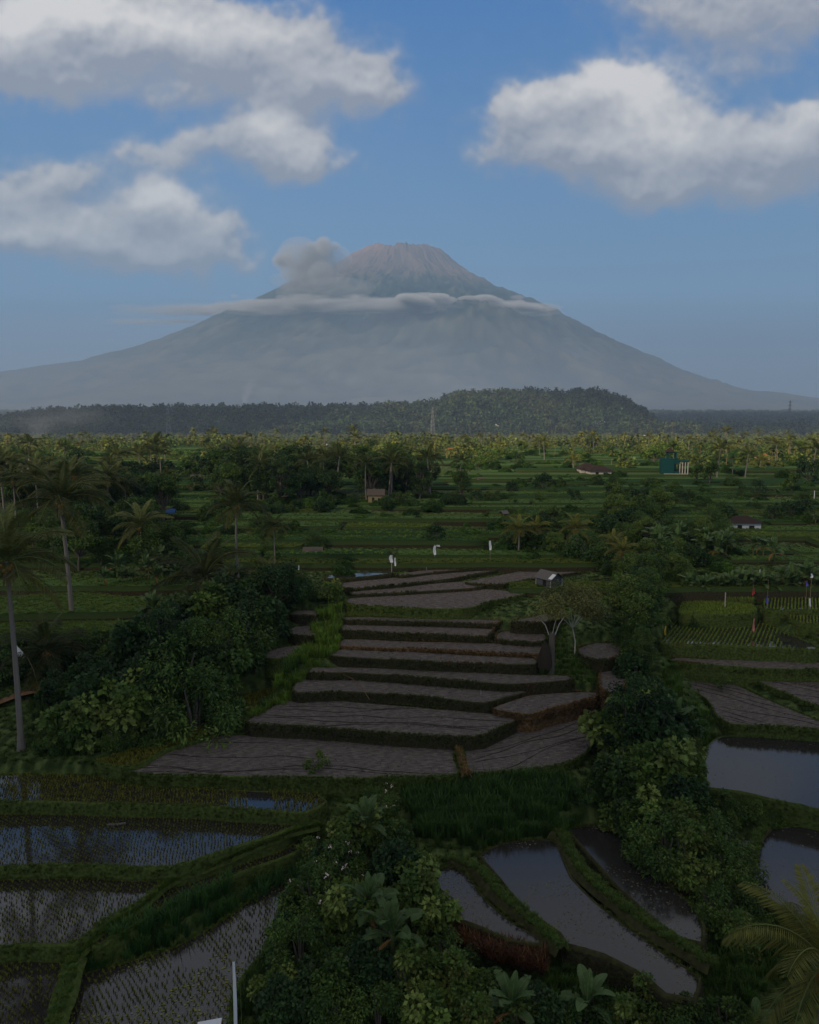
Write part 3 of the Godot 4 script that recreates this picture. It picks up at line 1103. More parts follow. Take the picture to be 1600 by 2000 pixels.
func _ready() -> void:
	rng.seed = 20
	wob.seed = 5
	wob.frequency = 0.02
	wob.fractal_octaves = 3
	fine.seed = 9
	fine.frequency = 0.03
	fine.fractal_octaves = 5
	# ---- camera, sky, sun, exposure
	var cam := Camera3D.new()
	cam.name = "camera"
	add_child(cam)
	cam.position = Vector3(0, EYE, 0)
	cam.rotation = Vector3(-PITCH, 0, 0)
	cam.fov = rad_to_deg(2.0 * atan(1000.0 / FOCAL))
	cam.near = 0.5
	cam.far = 40000.0
	blobs = [[330, 180, 200, 40, 0.35], [700, 130, 100, 60, 0.45], [90, 180, 160, 40, 0.3], [60, 60, 170, 90, 1.0], [230, 60, 200, 85, 1.0], [420, 85, 190, 95, 1.05], [560, 110, 140, 85, 0.9], [640, 165, 120, 55, 0.85], [745, 188, 85, 40, 0.7], [530, 235, 80, 55, 0.9], [575, 292, 105, 55, 0.95], [610, 322, 80, 36, 0.75],
		[420, 275, 130, 48, 0.6], [290, 305, 130, 45, 0.55], [130, 10, 220, 70, 1.0], [0, 110, 120, 75, 0.95], [120, 140, 120, 45, 0.6], [-120, 80, 120, 110, 0.9],
		[40, 395, 110, 65, 0.9], [130, 350, 85, 45, 0.65], [30, 470, 90, 46, 0.95], [170, 455, 110, 60, 0.95], [315, 395, 95, 60, 1.15], [265, 490, 130, 46, 0.95], [405, 465, 85, 52, 0.95], [345, 520, 105, 34, 0.75], [455, 480, 42, 40, 0.7], [-100, 430, 120, 80, 0.9],
		[1185, 150, 75, 48, 1.0], [1085, 190, 105, 58, 0.9], [990, 225, 75, 46, 0.75], [1255, 200, 125, 75, 1.15], [1240, 290, 160, 75, 1.1], [1085, 290, 120, 55, 0.85], [1285, 365, 110, 46, 0.9], [1425, 290, 140, 75, 0.9], [1560, 285, 120, 78, 0.95],
		[1490, 365, 130, 44, 0.65], [1600, 225, 60, 40, 0.75], [960, 300, 65, 36, 0.45], [1400, 50, 190, 80, 0.5], [1580, 10, 190, 90, 0.62], [1450, 130, 120, 50, 0.36], [1500, -90, 300, 110, 0.7], [1150, -60, 160, 60, 0.3], [1720, 290, 130, 90, 0.9], [1300, 20, 120, 50, 0.36]]
	var world := WorldEnvironment.new()
	world.name = "environment"
	var env := Environment.new()
	env.background_mode = Environment.BG_SKY
	var sky := Sky.new()
	var pano := PanoramaSkyMaterial.new()
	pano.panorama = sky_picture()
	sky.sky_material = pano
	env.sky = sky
	env.tonemap_mode = Environment.TONE_MAPPER_LINEAR
	env.tonemap_exposure = 1.0
	env.fog_enabled = true
	env.fog_density = 0.000108
	env.fog_light_color = Color(0.66, 0.82, 1.0)
	env.volumetric_fog_enabled = true
	env.volumetric_fog_density = 0.0
	env.sdfgi_enabled = true
	env.ssao_enabled = true
	env.ssil_enabled = true
	world.environment = env
	add_child(world)
	var sun := DirectionalLight3D.new()
	sun.name = "sun"
	sun.light_color = Color(1.0, 0.92, 0.8)
	sun.light_energy = 1.6
	sun.light_angular_distance = 0.5
	sun.shadow_enabled = true
	add_child(sun)
	sun.look_at_from_position(SUN_TO.normalized() * 100.0, Vector3.ZERO)

	make_materials()
	var pb := earthy("palm_bark", Color(0.1, 0.09, 0.08), Color(0.24, 0.22, 0.2), 0.03, Vector3(0.5, 7.0, 0.5), 3.0)
	pb.uv1_world_triplanar = false
	make_fields()
	make_ground()
	make_volcano()
	make_clouds()
	make_prototypes()
	plant_fields()
	near_plants()
	middle_plants()
	far_plants()
	buildings()
	small_things()

func make_clouds() -> void:
	rng.seed = 77
	var s := SUN_TO.normalized()
	# unseen clouds behind the view, added to shade near land and some far hills
	for c in [["unseen broad cloud high behind the viewpoint added to shade the terraces", 1000.0, [[-20, 150, 420, 228, 0.04], [-40, 120, 520, 325, 0.0065], [260, 60, 360, 320, 0.0065], [-330, 200, 330, 330, 0.0065]]],
			["unseen cloud high behind the viewpoint added to shade the low wooded ridge", 1100.0, [[-330, -1040, 330, 210, 0.03], [-60, -1140, 160, 120, 0.03]]],
			["unseen cloud high behind the viewpoint added to shade the back of the wooded hill", 1100.0, [[500, -1150, 320, 290, 0.03], [900, -1500, 420, 500, 0.03]]]]:
		var o := thing("cloud", c[0], "cloud", s * (c[1] / s.y), 0.0, "", "structure")
		for e in c[2]:
			puff(o, Vector3(e[0], 0, e[1]) + s * (c[1] / s.y), Vector3(e[2], 45, e[3]) * 2.0, e[4], Color(0.98, 0.98, 0.99))
	# the clouds round the volcano
	var depth := 6450.0
	var band := thing("cloud", "long thin white cloud band wrapped round the upper slopes of the volcano", "cloud", at_depth(800, 595, depth), 0.0, "", "stuff")
	puffs(band, 22, 440, 1030, 593, 603, 80, 7, depth, 220, 1.4)
	puffs(band, 20, 470, 1040, 588, 604, 34, 6, depth - 60, 120, 1.1)
	puffs(band, 18, 775, 965, 578, 590, 26, 5, depth - 150, 140, 2.4)
	puffs(band, 7, 1010, 1055, 592, 603, 14, 7, depth - 100, 120, 2.6)
	puffs(band, 10, 560, 780, 583, 600, 34, 8, depth, 150, 0.8)
	puffs(band, 14, 500, 1040, 602, 612, 60, 5, depth, 200, 0.5)
	puffs(band, 24, 430, 1055, 578, 610, 15, 5, depth - 60, 70, 0.55)
	var tail := thing("cloud", "faint grey cloud streak trailing left of the volcano", "cloud", at_depth(300, 615, depth), 0.0, "", "stuff")
	puffs(tail, 12, 210, 440, 598, 612, 90, 10, depth, 200, 0.4)
	puffs(tail, 9, 170, 380, 624, 632, 75, 4, depth, 200, 0.5)
	puffs(tail, 5, 400, 440, 602, 612, 24, 8, depth, 160, 0.9)
	var cap := thing("cloud", "white billow of cloud covering the left shoulder of the summit", "cloud", at_depth(620, 520, depth), 0.0, "", "stuff")
	puffs(cap, 12, 562, 668, 490, 538, 38, 26, depth, 110, 0.75)
	puffs(cap, 4, 565, 690, 540, 572, 60, 20, depth, 130, 0.4)
	puffs(cap, 4, 545, 575, 484, 515, 17, 14, depth, 90, 0.8)
	puffs(cap, 5, 605, 670, 472, 495, 20, 13, depth, 90, 0.9)

func make_fields() -> void:
	var g := "tilled terraces stepping up the middle"
	var T := []
	T.append(field("largest bare brown tilled terrace at the foot of the stack", 24.2, v2([236, 1507, 262, 1496, 330, 1468, 430, 1437, 560, 1441, 700, 1446, 884, 1453, 889, 1485, 897, 1514, 760, 1519, 600, 1521, 400, 1517, 280, 1513]), "soil", "bank_green"))
	T.append(field("bare brown terrace curving up right beside the dark thicket", 24.25, v2([914, 1455, 1000, 1428, 1060, 1407, 1165, 1382, 1168, 1425, 1150, 1465, 1110, 1490, 1040, 1503, 922, 1511, 910, 1490]), "soil", "bank_green"))
	T.append(field("long bare terrace second from the bottom of the stack", 23.3, v2([480, 1412, 520, 1388, 572, 1362, 700, 1372, 850, 1385, 940, 1392, 1010, 1402, 985, 1418, 945, 1436, 890, 1440, 800, 1436, 650, 1424, 540, 1417]), "soil", "bank"))
	T.append(field("narrow bare terrace with tall grass tufts on its lip", 22.6, v2([576, 1354, 580, 1330, 592, 1324, 690, 1329, 796, 1336, 900, 1342, 990, 1347, 1030, 1352, 985, 1362, 944, 1373, 860, 1364, 787, 1359, 680, 1352]), "soil", "bank"))
	T.append(field("small bare wedge of terrace above the brown grass bank", 22.85, v2([962, 1383, 1000, 1369, 1045, 1357, 1165, 1352, 1166, 1363, 1090, 1379, 1035, 1396, 1000, 1392]), "soil", "bank_brown"))
	T.append(field("narrow bare terrace below the tufted lip and the haystack", 22.0, v2([600, 1314, 611, 1304, 700, 1304, 777, 1307, 916, 1312, 1009, 1317, 1110, 1320, 1122, 1327, 1060, 1333, 1000, 1337, 900, 1330, 796, 1322, 685, 1315]), "soil", "bank"))
	T.append(field("thin bare terrace level with the foot of the haystack", 21.25, v2([648, 1280, 665, 1268, 777, 1271, 916, 1280, 1046, 1286, 1046, 1298, 870, 1294, 731, 1287]), "soil", "bank"))
	T.append(field("thin bare terrace ending against the haystack", 21.0, v2([664, 1261, 672, 1249, 824, 1254, 962, 1256, 1055, 1261, 1052, 1278, 916, 1273, 796, 1267]), "soil", "bank_brown"))
	T.append(field("thin bare terrace below the broad grass bank", 20.4, v2([668, 1231, 674, 1218, 824, 1223, 965, 1226, 962, 1236, 953, 1243, 824, 1239]), "soil", "bank"))
	T.append(field("small square bare terrace behind the cut tree", 20.65, v2([972, 1248, 982, 1233, 1060, 1236, 1062, 1255, 1010, 1253]), "soil", "bank"))
	T.append(field("thinnest bare strip right under the broad grass bank", 20.0, v2([668, 1211, 675, 1205, 824, 1208, 978, 1212, 976, 1219, 824, 1215]), "soil", "bank"))
	T.append(field("broad bare terrace above the broad grass bank", 19.0, v2([680, 1180, 684, 1168, 780, 1162, 880, 1155, 943, 1150, 990, 1154, 1030, 1157, 1020, 1163, 959, 1175, 925, 1186, 880, 1189, 780, 1187]), "soil", "bank_green"))
	T.append(field("bare terrace left of the hut between two thin ridges", 18.75, v2([687, 1162, 690, 1154, 780, 1146, 880, 1137, 905, 1136, 950, 1145, 880, 1152, 780, 1158]), "soil", "bank"))
	T.append(field("pale bare terrace behind the grey hut", 18.55, v2([910, 1137, 1000, 1119, 1040, 1110, 1100, 1107, 1160, 1111, 1100, 1122, 1050, 1130, 990, 1140, 950, 1142]), "soil", "bank"))
	T.append(field("slanting bare terrace along the thin wet strip", 18.5, v2([668, 1148, 672, 1138, 760, 1129, 880, 1118, 1000, 1108, 1030, 1108, 960, 1117, 880, 1130, 780, 1143, 690, 1150]), "soil", "bank"))
	T.append(field("farthest bare terrace below the cloth pole", 18.3, v2([770, 1122, 880, 1109, 1000, 1101, 1040, 1104, 960, 1110, 880, 1115, 780, 1126]), "soil", "bank"))
	T.append(field("thin flooded strip shining left of the cloth pole", 18.2, v2([637, 1132, 642, 1123, 700, 1118, 764, 1116, 762, 1123, 690, 1130]), "water", "bank"))
	T.append(field("small bare plot left of the tall grass ridge", 19.8, v2([562, 1201, 575, 1193, 622, 1194, 618, 1203]), "soil", "bank"))
	T.append(field("small grey plot second below the left trees", 20.6, v2([566, 1238, 575, 1224, 624, 1223, 618, 1242]), "soil", "bank"))
	T.append(field("small pale weedy plot beside the tall grass ridge", 21.4, v2([513, 1278, 545, 1265, 598, 1260, 592, 1275, 545, 1288, 520, 1286]), "soil", "bank_green"))
	T.append(field("small plot under the white trunked tree", 19.6, v2([1000, 1214, 1040, 1204, 1096, 1193, 1100, 1204, 1060, 1216]), "soil", "bank"))
	T.append(field("bare plot in shade right of the white trunked tree", 21.3, v2([1130, 1268, 1165, 1256, 1205, 1258, 1215, 1280, 1180, 1290, 1140, 1284]), "soil", "bank"))
	T.append(field("sunken brown strip along the foot of the thicket", 22.3, v2([1172, 1345, 1178, 1310, 1220, 1300, 1225, 1330, 1195, 1356]), "soil", "bank_brown"))
	T.append(field("pond side plot of pale water right of the hut", 18.6, v2([1105, 1144, 1150, 1132, 1215, 1128, 1225, 1138, 1160, 1147]), "water", "bank_green"))
	furrows(T[0], 0.05, 0.75, 0.0)
	furrows(T[1], -0.5, 0.8, 0.3)
	furrows(T[2], 0.06, 0.7, 0.0)
	# ---- lower left: flooded, planted with seedlings
	T = []
	T.append(field("strip of young rice between the left thicket and the largest bare terrace", 24.05, v2([186, 1490, 250, 1470, 380, 1420, 470, 1365, 545, 1344, 482, 1400, 428, 1432, 328, 1466, 262, 1500]), "water", "bank_green"))
	T.append(field("narrow flooded paddy under the bank of the largest bare terrace", 24.9, v2([-240, 1518, 60, 1513, 200, 1517, 225, 1530, 300, 1538, 480, 1545, 620, 1550, 640, 1565, 600, 1588, 440, 1580, 300, 1574, 100, 1568, -240, 1566]), "water", "bank_green", 0.12))
	T.append(field("broad flooded paddy holding the palm trunk's reflection and a plank", 25.65, v2([-240, 1585, 100, 1588, 300, 1592, 480, 1600, 590, 1606, 560, 1622, 460, 1658, 400, 1680, 335, 1697, 100, 1694, -240, 1694]), "water", "bank_green", 0.12))
	T.append(field("flooded paddy tapering into the diagonal bank", 26.3, v2([-240, 1714, 100, 1716, 320, 1722, 270, 1765, 200, 1805, 150, 1845, 60, 1848, -240, 1850]), "water", "bank_green", 0.12))
	T.append(field("flooded paddy in the lower left corner", 27.05, v2([-240, 1874, 118, 1878, 126, 1895, 100, 1960, 80, 2060, -240, 2060]), "water", "bank_green", 0.12))
	T.append(field("slim flooded strip below the diagonal bank", 26.75, v2([172, 1842, 230, 1808, 330, 1734, 440, 1692, 560, 1652, 590, 1642, 590, 1660, 480, 1706, 400, 1744, 300, 1786, 240, 1826, 190, 1858]), "water", "bank_green"))
	T.append(field("largest flooded paddy at the bottom with yellow weed on it", 27.6, v2([150, 1905, 200, 1892, 330, 1852, 440, 1794, 560, 1706, 640, 1696, 600, 1780, 500, 1880, 450, 1960, 440, 2060, 112, 2060, 130, 1965]), "water", "bank_green", 0.12))
	wet_left = T
	ridge("curving green bank sweeping diagonally down between the flooded paddies", 25.8, v2([625, 1614, 560, 1632, 470, 1668, 400, 1694, 330, 1726, 268, 1774, 206, 1816, 164, 1856, 140, 1890]), 0.3, 0.2, "bank_green", "green", 1.15)
	ridge("broad bright green bank running down to the lower left corner", 27.0, v2([150, 1872, 138, 1900, 126, 1945, 110, 1995, 98, 2060]), 0.62, 0.3, "bank_green", "green", 0.1)
	ridge("low bank crossing between the two lowest bare terraces", 24.22, v2([893, 1448, 897, 1475, 903, 1498, 912, 1520]), 0.42, 0.3, "bank_brown", "dry")
	ridge("narrow grassy bank between the small and the long dark pond", 26.32, v2([880, 1682, 915, 1692, 945, 1712, 985, 1762, 1040, 1806, 1085, 1842, 1100, 1862]), 0.62, 0.36, "bank", "green")
	ridge("second narrow grassy bank beside the shrub pond", 26.32, v2([1085, 1628, 1102, 1640, 1115, 1676, 1158, 1728, 1235, 1790, 1310, 1842, 1390, 1890]), 0.66, 0.36, "bank", "green")
	ridge("curved little bank left of the sky reflecting pond", 26.0, v2([1500, 1612, 1482, 1640, 1470, 1672, 1455, 1700, 1440, 1712]), 0.5, 0.4, "bank", "green")
	T = []
	T.append(field("small dark pond left of the first narrow bank", 26.3, v2([838, 1705, 885, 1692, 915, 1708, 950, 1755, 1000, 1800, 1062, 1838, 1058, 1850, 1000, 1842, 930, 1815, 885, 1800, 860, 1760]), "water", "bank", 0.25))
	T.append(field("long dark pond between the two narrow banks", 26.35, v2([935, 1672, 965, 1655, 1015, 1641, 1080, 1641, 1098, 1670, 1114, 1712, 1166, 1764, 1230, 1812, 1304, 1868, 1370, 1918, 1360, 1960, 1300, 1950, 1240, 1905, 1180, 1870, 1105, 1850, 1092, 1828, 1030, 1786, 975, 1724]), "water", "bank", 0.25))
	T.append(field("dark pond beyond the second narrow bank under the shrubs", 26.3, v2([1110, 1622, 1140, 1612, 1180, 1612, 1230, 1640, 1260, 1690, 1320, 1740, 1370, 1790, 1370, 1850, 1330, 1842, 1274, 1798, 1206, 1738, 1156, 1688]), "water", "bank", 0.25))
	T.append(field("sky reflecting pond behind the young coconut palm", 26.0, v2([1485, 1625, 1540, 1615, 1880, 1612, 1880, 1800, 1560, 1790, 1470, 1730, 1480, 1680]), "water", "bank_green", 0.12))
	T.append(field("smallest pond between shrubs and a thin curved bank", 26.0, v2([1402, 1692, 1408, 1655, 1472, 1640, 1452, 1678]), "water", "bank", 0.15))
	T.append(field("large pale rectangular pond right of the thicket", 24.8, v2([1355, 1530, 1372, 1490, 1385, 1455, 1410, 1438, 1500, 1441, 1880, 1449, 1880, 1600, 1600, 1585, 1530, 1570, 1440, 1548, 1365, 1540]), "water", "bank_green", 0.12))
	ponds = T
	for f in T: (f.node.get_child(0) as MeshInstance3D).material_override = mats.pond
	T = []
	T.append(field("bare terrace with dark curving furrows above the large pale pond", 23.9, v2([1325, 1335, 1340, 1327, 1410, 1329, 1470, 1353, 1540, 1384, 1620, 1413, 1880, 1440, 1600, 1425, 1500, 1418, 1425, 1414, 1400, 1400, 1380, 1365]), "soil", "bank_green"))
	furrows(T[0], 0.75, 0.9, 0.4)
	T.append(field("bare terrace beyond the slanting green ridge", 23.4, v2([1475, 1325, 1520, 1320, 1880, 1320, 1880, 1400, 1600, 1380, 1530, 1352]), "soil", "bank_green"))
	furrows(T[1], 0.6, 0.9, 0.0)
	field("thin bare strip under the high grass bank", 22.3, v2([1305, 1290, 1320, 1285, 1450, 1290, 1880, 1300, 1880, 1311, 1500, 1306, 1380, 1298]), "soil", "bank_green")
	T = []
	T.append(field("green paddy with silver water glints and a pink cloth", 21.2, v2([1290, 1258, 1310, 1235, 1320, 1212, 1400, 1209, 1472, 1211, 1520, 1230, 1600, 1268, 1500, 1267, 1400, 1262]), "water", "bank_green"))
	T.append(field("smooth green paddy behind the pale post", 20.0, v2([1330, 1200, 1345, 1170, 1400, 1167, 1465, 1180, 1475, 1200, 1400, 1203]), "water", "bank_green"))
	T.append(field("thin green paddy under the row of bananas", 19.6, v2([1372, 1164, 1380, 1160, 1468, 1162, 1470, 1174, 1400, 1166]), "water", "bank_green"))
	T.append(field("green paddy under the blue and white cloths", 19.7, v2([1500, 1192, 1502, 1168, 1880, 1165, 1880, 1192, 1560, 1193]), "water", "bank_green"))
	T.append(field("pale green paddy below the blue and white cloths", 20.2, v2([1535, 1202, 1545, 1197, 1880, 1197, 1880, 1222, 1570, 1220]), "water", "bank_green"))
	T.append(field("green paddy at the end of the curved hedge bank", 21.0, v2([1582, 1238, 1578, 1229, 1880, 1227, 1880, 1262, 1625, 1256]), "water", "bank_green"))
	wet_right = T
	field("left grassy terrace behind the second palm trunk", 19.2, v2([-260, 1180, 40, 1172, 150, 1165, 270, 1178, 280, 1200, 150, 1205, -260, 1212]), "rice", "rice_side", 0.1)
	field("lower left grassy terrace beside the second palm trunk", 19.9, v2([-260, 1220, 60, 1214, 180, 1212, 270, 1212, 250, 1240, 120, 1246, -260, 1250]), "rice", "rice_side", 0.1)
	# the stepped green rice land beyond
	rng.seed = 31
	var d := 79.0
	while d < 330.0:
		var deep := rnd(2.4, 4.4) * (1.0 + maxf(0.0, d - 150.0) / 60.0)
		var x := -0.6 * d - rnd(10, 30)
		while x < 0.62 * d:
			var w := rnd(9, 42) * (1.0 + d / 300.0)
			var px := 800.0 + (x + w * 0.5) / d * FOCAL
			var gap := rnd(0.5, 1.5)
			var main := d < 86.5 and px > 520.0 and px < 1330.0
			if not main and x + w - gap > x + 5.0 :
				var y := lie(x + w * 0.5, -d - deep * 0.5) + 0.3
				var x1 := x + w - gap
				var k := rnd(-0.03, 0.03)
				var pts := [Vector2(x, -d + k * x), Vector2(lerpf(x, x1, 0.35), -d + rnd(-0.4, 0.4)), Vector2(lerpf(x, x1, 0.7), -d + rnd(-0.5, 0.5)), Vector2(x1, -d - rnd(0, 0.5)), Vector2(x1 + rnd(-1, 1), -d - deep), Vector2(lerpf(x, x1, 0.5), -d - deep + rnd(-0.3, 0.3)), Vector2(x, -d - deep)]
				if rng.randf() < 0.84:
					var f := field_at("long narrow green rice terrace beyond the bare terraces", y, pts, "rice", "rice_side", 0.1, "green rice terraces beyond", 1.4, false, rnd(0.12, 0.5))
					(f.node.get_child(0) as MeshInstance3D).material_override = mats[["rice", "rice", "rice_pale", "rice_deep"][rng.randi() % 4]]
			x += w
		d += deep + rnd(0.5, 1.3)

var wet_left := []
var wet_right := []
var ponds := []

func plant_fields() -> void:
	rng.seed = 40
	var names := ["young rice rows in the strip beside the largest bare terrace", "young rice rows in the narrow flooded paddy", "young rice rows in the broad flooded paddy", "young rice rows in the tapering flooded paddy", "young rice rows in the corner paddy", "young rice rows in the slim flooded strip", "young rice rows in the largest flooded paddy"]
	for k in 7:
		plant_rows(wet_left[k], [0.2, 0.24, 0.25, 0.25, 0.26, 0.25, 0.25][k], [0.2, 0.5, 0.55, 0.6, 0.6, 0.75, 0.9][k], [0.1, 0.12, 0.14, 0.14, 0.18, 0.15, 0.18][k], [0.34, 0.26, 0.2, 0.21, 0.25, 0.22, 0.21][k], names[k], Color(1.25, 1.15, 0.6) if k < 2 else Color(1.15, 1.1, 0.65))
	var right := ["rice standing in the paddy with silver water glints", "rice in the smooth green paddy", "rice in the thin paddy under the bananas", "rice in the paddy under the coloured cloths", "rice in the pale green paddy", "rice in the paddy by the hedge bank"]
	for k in 6:
		plant_rows(wet_right[k], [0.2, 0.21, 0.22, 0.24, 0.24, 0.25][k], [-1.05, 1.2, 1.2, -1.1, -1.1, 1.2][k], [0.1, 0.03, 0.04, 0.1, 0.1, 0.1][k], [0.26, 0.27, 0.28, 0.27, 0.26, 0.26][k], right[k], Color(1.35, 1.75, 1.05), [1.75, 1.0, 1.0, 1.3, 1.2, 1.0][k])
	# floating weed and clods on the ponds
	for k in ponds.size():
		var places := []
		var tints := []
		var f: Dictionary = ponds[k]
		var box: Rect2 = f.box
		for i in [1600, 3000, 1400, 500, 60, 700][k]:
			var p := Vector2(rnd(box.position.x, box.end.x), rnd(box.position.y, box.end.y))
			if not Geometry2D.is_point_in_polygon(p, f.poly): continue
			if k < 3 and wob.get_noise_2d(p.x * 6.0, p.y * 6.0) < -0.12: continue
			var s := rnd(0.02, 0.07)
			places.append(Transform3D(Basis(Vector3.UP, rnd(0, TAU)).scaled(Vector3(s, s * 0.5, s * rnd(0.5, 1.4))), Vector3(p.x, f.level + 0.004, p.y)))
			tints.append(col(0.1, 0.11, 0.07).lerp(col(0.05, 0.04, 0.03), rng.randf()))
		scatter("floating_weed", proto_mesh.fleck, mats.blade, places, tints, ["specks of weed floating on the small dark pond", "specks of weed floating on the long dark pond", "specks of weed on the pond under the shrubs", "specks on the pond behind the young palm", "specks on the smallest pond", "clods showing in the large pale pond"][k], "water weed")
	var places := []
	var tints := []
	var f: Dictionary = wet_left[6]
	for i in 900:
		var p := on_level(rnd(120, 480), rnd(1860, 2040), f.level)
		if not Geometry2D.is_point_in_polygon(Vector2(p.x, p.z), f.poly) or wob.get_noise_2d(p.x * 9.0, p.z * 9.0) < -0.05: continue
		var s := rnd(0.03, 0.085)
		places.append(Transform3D(Basis(Vector3.UP, rnd(0, TAU)).scaled(Vector3(s, s * 0.6, s)), p + Vector3(0, 0.02, 0)))
		tints.append(col(0.16, 0.17, 0.05).lerp(col(0.08, 0.1, 0.03), rng.randf()))
	scatter("floating_weed", proto_mesh.fleck, mats.blade, places, tints, "yellow green weed floating in the largest flooded paddy", "water weed")
	# grass on the banks
	var green := []
	var green_t := []
	var brown := []
	var brown_t := []
	for fd in fields:
		var poly: PackedVector2Array = fd.poly
		var n := poly.size()
		for k in n:
			var a := poly[k]
			var b := poly[(k + 1) % n]
			var out := (b - a).normalized()
			out = Vector2(out.y, -out.x)
			if Geometry2D.is_point_in_polygon((a + b) * 0.5 + out * 0.03, poly): out = -out
			var near := clampf(55.0 / -a.y, 0.45, 1.4)
			var bare: bool = fd.look == "soil"
			var m := int(a.distance_to(b) * (9.0 + 7.0 * maxf(out.y, 0.0)) * near * (1.3 if bare else 1.0) + rng.randf())
			for i in m:
				var t := rng.randf()
				var q := a.lerp(b, t)
				var o := (rnd(-0.1, 0.12) if bare else rnd(-0.18, 0.07)) if rng.randf() < 0.85 else rnd(0.08, 0.2)
				q += out * o
				var y: float = fd.level + (0.07 if o < 0.08 else 0.05 - (o - 0.08) * 6.0)
				var dry: float = wob.get_noise_2d(q.x * 2.4 + 77.0, q.y * 2.4)
				if wob.get_noise_2d(q.x * 4.0 - 60.0, q.y * 4.0) < -0.22: continue
				var s := rnd(0.4, 0.85) * (1.0 + maxf(0.0, wob.get_noise_2d(q.x * 3.0, q.y * 3.0 + 50.0) - 0.25) * 2.4)
				var tr := Transform3D(Basis(Vector3.UP, rnd(0, TAU)).scaled(Vector3(s, s * 0.8, s)), Vector3(q.x, y, q.y))
				var is_dry: bool = fd.bank == "bank_brown" and dry > -0.3 or fd.bank == "bank" and dry > 0.3 or dry > 0.5
				if is_dry and o > -0.05:
					brown.append(tr)
					brown_t.append(tone(col(0.85, 0.9, 0.9), rnd(0.5, 1.1)))
				else:
					green.append(tr)
					green_t.append(tone(col(1, 1, 1) if fd.bank == "bank_green" else col(0.85, 0.75, 0.75), rnd(0.55, 1.2)))
			for i in int(a.distance_to(b) * (18.0 if fd.bank == "bank_brown" else 9.0 if bare else 3.0) * near * maxf(out.y + (0.8 if fd.bank == "bank_brown" else 0.4), 0.0) + rng.randf()):
				var q := a.lerp(b, rng.randf()) + out * rnd(0.04, 0.16)
				var s := rnd(0.45, 0.95)
				var lean := Basis(Vector3(out.y, 0, -out.x), rnd(0.5, 2.0))
				var tr := Transform3D(lean * Basis(Vector3.UP, rnd(0, TAU)).scaled(Vector3(s, s, s)), Vector3(q.x, fd.level - rnd(0.0, 0.8 if fd.bank == "bank_brown" else 0.55), q.y))
				if wob.get_noise_2d(q.x * 2.0 + 20.0, q.y * 2.0) > (0.3 if fd.bank == "bank" else 0.5) or fd.bank == "bank_brown":
					brown.append(tr)
					brown_t.append(tone(col(0.8, 0.85, 0.85), rnd(0.3, 0.8)))
				else:
					green.append(tr)
					green_t.append(tone(col(1.1, 1.05, 0.85) if fd.bank == "bank_green" else col(0.8, 0.72, 0.7), rnd(0.35, 0.9)))
			for i in int(a.distance_to(b) * 4.0 * near + rng.randf()):
				var q := a.lerp(b, rng.randf()) + out * rnd(0.15, 1.1)
				if not open_land(q.x, q.y): continue
				var s := rnd(0.7, 1.5)
				green.append(Transform3D(Basis(Vector3.UP, rnd(0, TAU)).scaled(Vector3(s, s * 0.8, s)), Vector3(q.x, height(q.x, q.y), q.y)))
				green_t.append(tone(col(0.9, 0.9, 0.8), rnd(0.5, 1.1)))
	for r in ridges:
		if r[4] == "": continue
		var line: Array = r[0]
		for k in line.size() - 1:
			for i in 40:
				var q: Vector2 = line[k].lerp(line[k + 1], rng.randf()) + Vector2(rnd(-1, 1), rnd(-1, 1)) * r[2] * 0.5
				var s := rnd(0.5, 1.2)
				var tr := Transform3D(Basis(Vector3.UP, rnd(0, TAU)).scaled(Vector3(s, s * 0.8, s)), Vector3(q.x, r[1] - r[5] * k / float(line.size()) + r[3] * rnd(0.55, 0.95), q.y))
				if r[4] == "dry" and rng.randf() < 0.6:
					brown.append(tr)
					brown_t.append(tone(col(1, 1, 1), rnd(0.6, 1.1)))
				else:
					green.append(tr)
					green_t.append(tone(col(0.8, 0.95, 0.95) if i % 3 else col(1.1, 1.05, 0.7), rnd(0.6, 1.2)))
	# rice ears and weeds standing on the nearer green terraces
	for fd in steps:
		if fd.mid.y < -150.0: continue
		var box3 := Rect2(fd.poly[0], Vector2.ZERO)
		for q in fd.poly: box3 = box3.expand(q)
		var shade := rnd(0.7, 1.4)
		for i in int(box3.get_area() * (3.4 if fd.mid.y > -115.0 else 1.4)):
			var q := Vector2(rnd(box3.position.x, box3.end.x), rnd(box3.position.y, box3.end.y))
			if absf(q.x) > -q.y * 0.58 or not Geometry2D.is_point_in_polygon(q, fd.poly): continue
			var s := rnd(0.8, 1.7)
			var lift: float = fd.node.get_child(0).mesh.get_aabb().position.y
			green.append(Transform3D(Basis(Vector3.UP, rnd(0, TAU)).scaled(Vector3(s, s * 0.8, s)), Vector3(q.x, fd.level + lift - 0.03, q.y)))
			green_t.append(tone(col(1.35, 1.4, 1.15), shade * rnd(0.55, 1.15) * (1.0 + 0.6 * wob.get_noise_2d(q.x * 2.0, q.y * 5.0))))
	for i in 260:
		var t := rng.randf()
		var e := Vector2(872, 1796).lerp(Vector2(1066, 1858), t)
		var q := on_level(e.x, e.y + 6.0 * sin(t * PI) + rnd(0, 34), EYE - 26.45)
		var s := rnd(1.2, 2.3)
		brown.append(Transform3D(Basis(Vector3.UP, rnd(0, TAU)).scaled(Vector3(s, s, s)), q - Vector3(0, 0.25, 0)))
		brown_t.append(tone(col(0.55, 0.42, 0.42), rnd(0.4, 1.0)))
	# clods and a few weeds on the bare beds
	places = []
	tints = []
	var weeds := []
	var weeds_t := []
